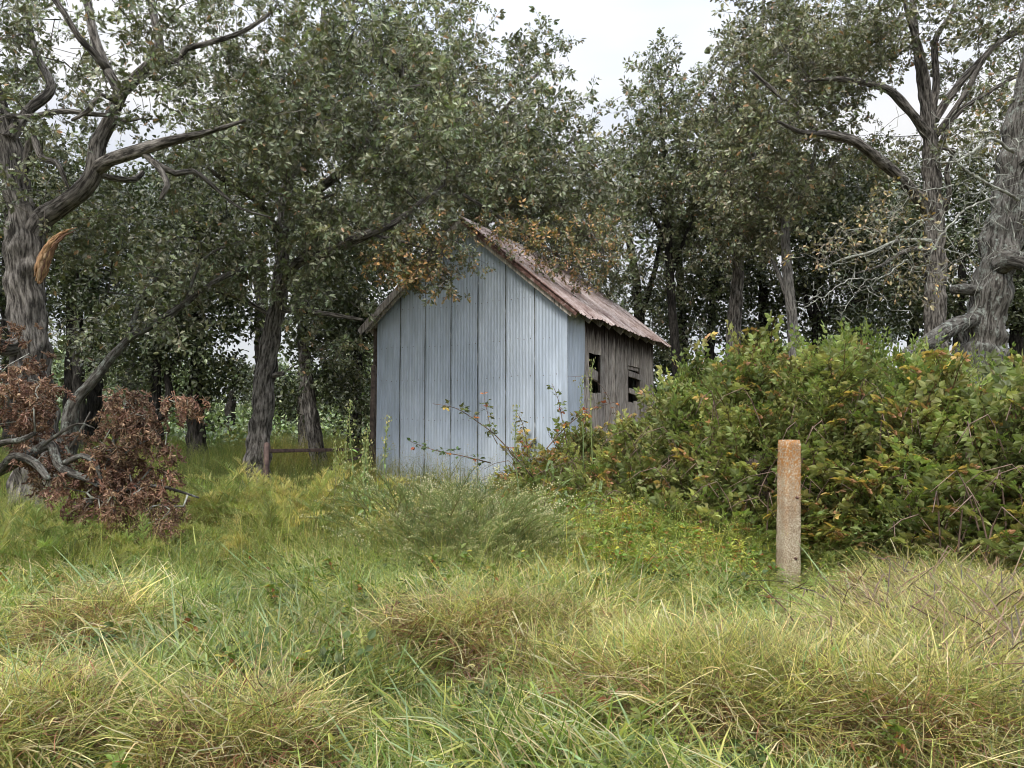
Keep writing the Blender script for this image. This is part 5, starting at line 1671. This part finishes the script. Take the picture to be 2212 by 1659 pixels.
def fallen(label, paths, blobs, dens, per=4, scl=.9, tint=(1, 1, 1), name='fallen_branch', bark=M_bark_lichen, group='fallen oak boughs with brown leaves'):
    p0 = at(*paths[0][0][:3])
    t = empty(name, p0, label, 'branch', group)
    sk = Skel()
    for L in paths:
        P = [at(u, v, Y) for (u, v, Y, r) in L]; rr = [q[3] for q in L]
        sk.path(P, rr, sk.nearest(P[0]) if sk.p else None, .15)
        limb_mesh(P, rr, .06, 10, rnd.randint(0, 9), .1, .3).build('limb', bark, t, True)
    T = blob_pts(blobs, dens)
    T[:, 2] = np.maximum(T[:, 2], gz(T[:, 0], T[:, 1]) + .1)
    tips = sk.grow(T, step=.2, sag=.1, jit=.25)
    mb = MB(); sk.mesh(mb); mb.build('twigs', M_twig_pale, t, True)
    A = np.array(sk.p); par = np.array(sk.par); tp = A[tips]; dr = tp - A[par[tips]]; dr /= np.maximum(np.linalg.norm(dr, axis=1, keepdims=True), 1e-6)
    crown('dead_leaves', t, tp, dr, P_dead, per, scl * .62, .06, None, None, tint, droop=-1.1)


fallen('gnarled fallen limb lying at the left edge with withered brown leaves',
       [L_((-60, 1040, 8.8, .07), (0, 1015, 8.7, .06), (60, 985, 8.6, .06), (110, 960, 8.6, .055), (130, 1010, 8.5, .05), (190, 1035, 8.4, .04), (215, 1050, 8.3, .02)),
        L_((0, 1018, 8.7, .045), (30, 985, 8.5, .045), (75, 1000, 8.4, .045), (105, 1035, 8.3, .03)),
        L_((-40, 990, 8.6, .04), (0, 958, 8.5, .035), (45, 950, 8.4, .03), (75, 935, 8.4, .02)),
        L_((140, 1000, 8.5, .035), (175, 985, 8.4, .03), (205, 1000, 8.3, .03), (218, 1035, 8.3, .02)),
        L_((150, 970, 8.6, .02), (175, 930, 8.6, .018), (195, 890, 8.6, .01)),
        L_((60, 985, 8.6, .02), (130, 935, 8.5, .018), (170, 915, 8.5, .012), (205, 925, 8.5, .006))],
       [(20, 870, 8.7, 55, 75, .4), (65, 850, 8.6, 55, 55, .35), (40, 800, 8.7, 55, 45, .35), (100, 880, 8.6, 35, 30, .3), (90, 990, 8.7, 110, 50, .4, .6), (110, 935, 8.7, 60, 30, .3, .4)], .0042, 4)
fallen('upright withered bough with brown leaves, right of the gnarled fallen limb',
       [L_((215, 1060, 8.6, .04), (235, 1000, 8.7, .035), (250, 940, 8.8, .03), (265, 890, 8.9, .02), (285, 850, 9, .01)),
        L_((250, 940, 8.8, .02), (300, 905, 8.9, .015), (350, 880, 9, .008)), L_((240, 1000, 8.7, .02), (300, 960, 8.8, .015), (360, 935, 8.9, .006))],
       [(285, 862, 8.9, 20, 24, .25), (320, 900, 8.9, 36, 20, .25), (270, 920, 8.8, 55, 32, .35), (300, 960, 8.8, 70, 45, .4), (390, 870, 9, 30, 14, .2, .7), (240, 965, 8.7, 40, 30, .3)], .0045, 4)
fallen('heap of withered brown oak leaves tumbling onto the grass at left',
       [L_((180, 1090, 8.5, .03), (260, 1060, 8.6, .03), (340, 1050, 8.7, .02), (430, 1075, 8.7, .01))],
       [(250, 1010, 8.8, 80, 40, .5), (310, 1055, 8.7, 85, 40, .5), (200, 1040, 8.7, 70, 40, .4), (375, 1092, 8.6, 60, 26, .4), (230, 1100, 8.4, 70, 30, .4), (320, 1115, 8.3, 70, 20, .4)], .0062, 5, tint=(1.05, 1, 1))
fallen('small hanging tuft of brown leaves at the left edge beside the limb stub', [L_((-20, 700, 10.8, .02), (10, 690, 10.8, .015), (25, 710, 10.8, .008))],
       [(12, 712, 10.8, 32, 28, .3)], .008, 2)

# ------------------------------------------------------------------ brush pile, lower right
brush = empty('brush_pile', (4.3, 6.2, g1(4.3, 6.2)), 'tangle of cut canes and dead sticks lying in the grass at lower right', 'brush pile')
mb = MB()
for i in range(4200):
    u = rnd.gauss(2060, 140); v = rnd.gauss(1450, 75)
    if v < 1310 or v > 1640 or u < 1660: continue
    Y = 1.5 * 1659 / (v - 944) + rnd.uniform(-.3, .3)
    x = (u - 1106) / 1659 * Y; z = g1(x, Y) + .06 + rnd.random() * .40
    a = rnd.gauss(-.4, .8) if rnd.random() < .4 else rnd.uniform(0, 3.14); L = rnd.uniform(.1, .42)
    d = Vector((math.cos(a), math.sin(a), rnd.gauss(.1, .45))) * L
    P = [Vector((x, Y, z)), Vector((x, Y, z)) + d * .5 + Vector((0, 0, rnd.uniform(-.02, .06))), Vector((x, Y, z)) + d]
    r = rnd.choice([.002, .003, .004, .0055])
    c = rcol(rnd.choice([(.11, .065, .04), (.27, .20, .11), (.065, .042, .03), (.17, .095, .055)]), .2, .1)
    mb.add(*tube(P, [r, r, r * .7], 3, False), c)
M_stick = leaf_plain('cut_stick', .02)
o = mb.build('canes', M_stick, brush); o['kind'] = 'stuff'
for (L, r) in [(((1985, 1530), (2035, 1480), (2070, 1465), (2130, 1440)), .022), (((1950, 1478), (2050, 1500), (2150, 1520), (2215, 1528)), .013), (((2060, 1375), (2110, 1430), (2160, 1480), (2215, 1520)), .014), (((1900, 1300), (1950, 1360), (2000, 1400)), .011), (((1930, 1490), (1960, 1440), (1990, 1415)), .012), (((2080, 1510), (2140, 1470), (2212, 1450)), .011)]:
    P = [at(u, v, 1.45 * 1659 / (v - 944)) for u, v in L]
    for p in P: p.z = g1(p.x, p.y) + .16 + rnd.uniform(0, .06)
    Q, rr = resample(P, [r, r * .9, r * .8, r * .7][:len(P)], .05)
    mb = MB(); mb.add(*tube(Q, rr, 7, True, .3, 2), (.26, .20, .15)); mb.build('stick', M_stick, brush, True)
for (u, vb, vt, lab) in [(1792, 1520, 1330, 'tall cut cane stub upright in the grass left of the brush pile'), (1905, 1520, 1420, 'shorter cut cane stub beside the brush pile'), (1815, 1500, 1440, 'low reddish cane stub at the foot of the tall one')]:
    Y = 1.5 * 1659 / (vb - 944); b = at(u, vb, Y); b.z = g1(b.x, b.y) - .02; tp = at(u + 3, vt, Y)
    mb = MB(); Q, rr = resample([b, b.lerp(tp, .5) + Vector((.01, 0, 0)), tp], [.007, .006, .004], .05)
    mb.add(*tube(Q, rr, 6), (.15, .09, .07)); o = mb.build('cane_stub', M_stick, None, True); tagit(o, lab, 'stick', 'cane stubs')


# ------------------------------------------------------------------ grass
def vnoise(x, y, s, seed=0):
    return (np.sin(x * s + seed) * np.sin(y * s * 1.13 + seed * 2.1) + .5 * np.sin(x * s * 2.3 + y * s * 1.1 + seed) + .35 * np.sin(y * s * 3.1 - x * s * 2.2 + seed * 3)) / 1.5


def inside_shed(x, y, m=.12):
    q = np.stack([x, y], 1) - np.array(Cc[:2]); a_ = q @ np.array(ea[:2]); b_ = q @ np.array(eb[:2])
    return (a_ > -m) & (a_ < W + m) & (b_ > -m) & (b_ < LEN + m)


def grass(name, label, n, y0, y1, ufun, s=(.8, 1.2), cat='grass', protos=P_gr, margin=1.12):
    # even density on the ground
    y = np.sqrt(rng.uniform(y0 ** 2, y1 ** 2, n)); x = rng.uniform(-1, 1, n) * y * .667 * margin
    idx, sc, keep, tint = ufun(x, y)
    keep &= ~inside_shed(x, y)
    u = 1106 + x / y * 1659
    rot = np.stack([rng.normal(0, .12, n), rng.normal(0, .12, n), rng.uniform(0, 6.28, n)], 1)
    # lodged tufts share a combing direction
    comb = 2.2 + 2.2 * vnoise(x, y, 1.1, 3) + rng.normal(0, .9, n)
    lod = (idx == 2) | (idx == 3)
    rot[:, 2] = np.where(lod, comb, rot[:, 2])
    P = np.stack([x, y, gz(x, y) - .015], 1)
    k = keep
    o = scatter(name, P[k], rot[k], (sc * rng.uniform(s[0], s[1], n))[k], idx[k], protos, None, tint[k])
    tagit(o, label, cat)
    return o


PATCH = [(2120, 1400, 120, 45), (1960, 1500, 110, 30), (1500, 1530, 170, 26), (1300, 1480, 130, 18), (220, 1392, 60, 16), (1800, 1560, 200, 28), (990, 1432, 90, 12), (2040, 1450, 150, 60), (2060, 1312, 150, 12), (1640, 1555, 120, 18), (1180, 1418, 120, 12), (2000, 1600, 160, 25), (60, 1640, 80, 14), (520, 1640, 90, 12)]


def pmask(u, v):
    m = 0 * u
    for (a, b, c, d) in PATCH:
        m = np.maximum(m, np.exp(-((u - a) / (c * .95)) ** 2 - ((v - b) / (d * 1.25)) ** 2))
    return m


def near_fun(x, y):
    n = len(x); r = rng.random(n)
    u = 1106 + x / y * 1659; v = 944 + 1.6 * 1659 / y
    nz = vnoise(x, y, 1.7, 1); nz2 = vnoise(x, y, 3.1, 5)
    idx = np.select([r < .14 + .10 * nz, r < .30 + .10 * nz, r < .55 + .18 * nz, r < .72 + .1 * nz, r < .92], [0, 1, 2, 3, 4], 5)
    # tan hump in the middle
    hump = .8 * np.exp(-((u - 1050) / 200) ** 2 - ((v - 1340) / 60) ** 2) + .6 * np.exp(-((u - 1000) / 90) ** 2 - ((v - 1440) / 50) ** 2)
    idx = np.where(rng.random(n) < hump * .75, 5, idx)
    # fine straw/green right of centre
    fr = np.exp(-((u - 1500) / 260) ** 2 - ((v - 1370) / 90) ** 2)
    idx = np.where(rng.random(n) < fr * .8, np.where(rng.random(n) < .55, 4, 5), idx)
    # mulch patches, rusty brown
    mul_ = pmask(u, v)
    front = np.maximum(pmask(u, v - 38), np.maximum(pmask(u, v - 75), .7 * pmask(u, v - 110)))   # low grass before the bare patches
    isd = rng.random(n) < mul_ * .7
    idx = np.where(isd, 6, idx)
    keep = (rng.random(n) > np.clip(mul_ * 1.7, 0, 1) * .9) | (isd & (rng.random(n) < .5))
    keep &= rng.random(n) > sstep(7.2, 9.2, y)
    keep &= ~((np.abs(u - 1700) < 62) & (y > 6.5) & (y < 8.6) & (rng.random(n) < .8))
    sc = .92 + .20 * nz + .15 * nz2
    sc = np.where(mul_ > .4, np.where(isd, 1, .4), sc) * (1 - .55 * np.clip(front, 0, 1) * (mul_ < .4)) * np.where(y < 6, .84, .95)
    post_gap = np.exp(-((u - 1700) / 90) ** 4 - ((y - 7.4) / .75) ** 4)
    sc = sc * (1 - .66 * post_gap)
    br = 1 + .22 * vnoise(x, y, .8, 9) + rng.normal(0, .1, n)
    tint = br[:, None] * np.array([1, 1, 1]) * (1 + .08 * vnoise(x, y, 1.1, 4)[:, None] * np.array([1, -.3, -.6]))
    return idx, sc, keep, np.clip(tint, .5, 1.6)


def mid_fun(x, y):
    n = len(x); r = rng.random(n)
    u = 1106 + x / y * 1659; nz = vnoise(x, y, 1.3, 2)
    idx = np.select([r < .25, r < .40, r < .60, r < .78, r < .90], [8, 7, 4, 1, 2], 5)
    sc = (.74 + .2 * nz) * (1 - .38 * sstep(9.5, 12, y) * (u > 760))
    right = (u > 1150)
    idx = np.where(right & (r > .3), 4, idx)
    sc = np.where(right, sc * .9, sc)
    sc = sc * (1 - .66 * np.exp(-((u - 1700) / 90) ** 4 - ((y - 7.4) / .75) ** 4))
    # in front of the brambles, not inside
    keep = ~((np.abs(u - 1700) < 62) & (y > 6.5) & (y < 8.6) & (rng.random(n) < .85)) & ~((u > 1120) & (y > xa(FOOT, u) + .5)) & (rng.random(n) < .15 + sstep(6.6, 9.0, y))
    tint = (1 + .15 * nz + rng.normal(0, .1, n))[:, None] * np.where(right[:, None], np.array([1.2, 1.22, 1.05]), np.array([1.0, 1.02, .95]))
    return idx, sc, keep, tint


def back_fun(x, y):
    n = len(x); r = rng.random(n); nz = vnoise(x, y, .6, 2)
    u = 1106 + x / y * 1659
    idx = np.where(r < .5 + .2 * nz, 7, 8)
    keep = u < 1250
    tint = (1.0 + .2 * nz + rng.normal(0, .1, n))[:, None] * np.where((nz > .3)[:, None], np.array([.74, .68, .56]), np.array([.50, .60, .46]))
    return idx, 1.0 + .25 * nz, keep, tint


grass('foreground_grass', 'tangled green and straw coloured grass in the foreground', 6000, 2.9, 9.2, near_fun)
grass('midfield_grass', 'yellow green weedy grass before the shed and the brambles', 5500, 6.6, 11.8, mid_fun)
grass('pasture_grass', 'tall olive and golden grass beneath the oaks left of the shed', 6000, 11.5, 34, back_fun, (.7, 1.05))




def litter():
    U, Vv = [], []
    for (a, b, c, d) in PATCH:
        m = int(c * d * .20)
        U.append(rng.normal(a, c * .6, m)); Vv.append(rng.normal(b, d * .6, m))
    u = np.concatenate(U); v = np.concatenate(Vv); n = len(u)
    y = 1.5 * 1659 / (v - 944); x = (u - 1106) / 1659 * y
    P = np.stack([x, y, gz(x, y) + rng.uniform(.06, .24, n)], 1)
    rot = np.stack([rng.normal(0, .3, n), rng.normal(0, .3, n), rng.uniform(0, 6.28, n)], 1)
    o = scatter('dead_leaf_litter', P, rot, rng.uniform(.6, 1.1, n), rng.choice(3, n, p=[.6, .22, .18]), [P_gr[6], P_gr[3], P_gr[5]], None, rng.normal(1, .15, n)[:, None] * np.ones(3))
    tagit(o, 'rusty brown litter of dead stems lying between the grass', 'litter')


litter()


def stilt():
    n = 1500
    u = rng.normal(1450, 170, n); y = rng.uniform(7.4, 10.2, n) + .0012 * (1500 - u)
    x = (u - 1106) / 1659 * y
    kk = ~((np.abs(u - 1700) < 75) & (y < 8.5)); x, y, u = x[kk], y[kk], u[kk]; n = len(x)
    P = np.stack([x, y, gz(x, y) + .30 * rng.random(n) * sstep(8, 9.5, y)], 1)
    rot = np.stack([rng.normal(0, .3, n), rng.normal(0, .3, n), rng.uniform(0, 6.28, n)], 1)
    o = scatter('stilt_grass', P, rot, rng.uniform(.55, 1.15, n), rng.choice([0, 1, 2], n, p=[.45, .2, .35]), [P_weed[0], P_weed[1], P_gr[4]], None, rng.normal(1.15, .15, n)[:, None] * np.array([1.0, 1.08, .95]))
    tagit(o, 'bright yellow green leafy grass heaped left of the concrete post', 'weeds')


stilt()


def weeds():
    n = 2600
    y = np.sqrt(rng.uniform(3.2 ** 2, 11 ** 2, n)); x = rng.uniform(-1, 1, n) * y * .72
    u = 1106 + x / y * 1659; v = 944 + 1.6 * 1659 / y
    yl = np.exp(-((u - 640) / 220) ** 2 - ((v - 1170) / 60) ** 2) + .8 * np.exp(-((u - 1350) / 250) ** 2 - ((v - 1190) / 70) ** 2) + np.exp(-((u - 860) / 70) ** 2 - ((v - 1110) / 60) ** 2)
    rd = np.exp(-((u - 1700) / 300) ** 2 - ((v - 1500) / 90) ** 2)
    dens = .25 + yl * .9 + rd * .3
    keep = (rng.random(n) < dens) & ~((np.abs(u - 1700) < 70) & (y > 6.4) & (y < 8.4)) & ~((u > 1120) & (y > xa(FOOT, u) + .3)) & ~inside_shed(x, y)
    idx = np.where(rng.random(n) < yl, 1, np.where(rng.random(n) < rd * .5, 3, np.where(rng.random(n) < .5, 0, 2)))
    P = np.stack([x, y, gz(x, y)], 1)
    rot = np.stack([rng.normal(0, .15, n), rng.normal(0, .15, n), rng.uniform(0, 6.28, n)], 1)
    o = scatter('weeds', P[keep], rot[keep], rng.uniform(.6, 1.15, n)[keep], idx[keep], P_weed, None, np.ones((keep.sum(), 3)))
    tagit(o, 'small leafy and yellowing weeds growing through the grass', 'weeds')


weeds()
print('INSTANCES', N_INST, 'OBJECTS', len(scene.objects), 'TRIS', sum(len(o.data.polygons) for o in scene.objects if o.type == 'MESH'))
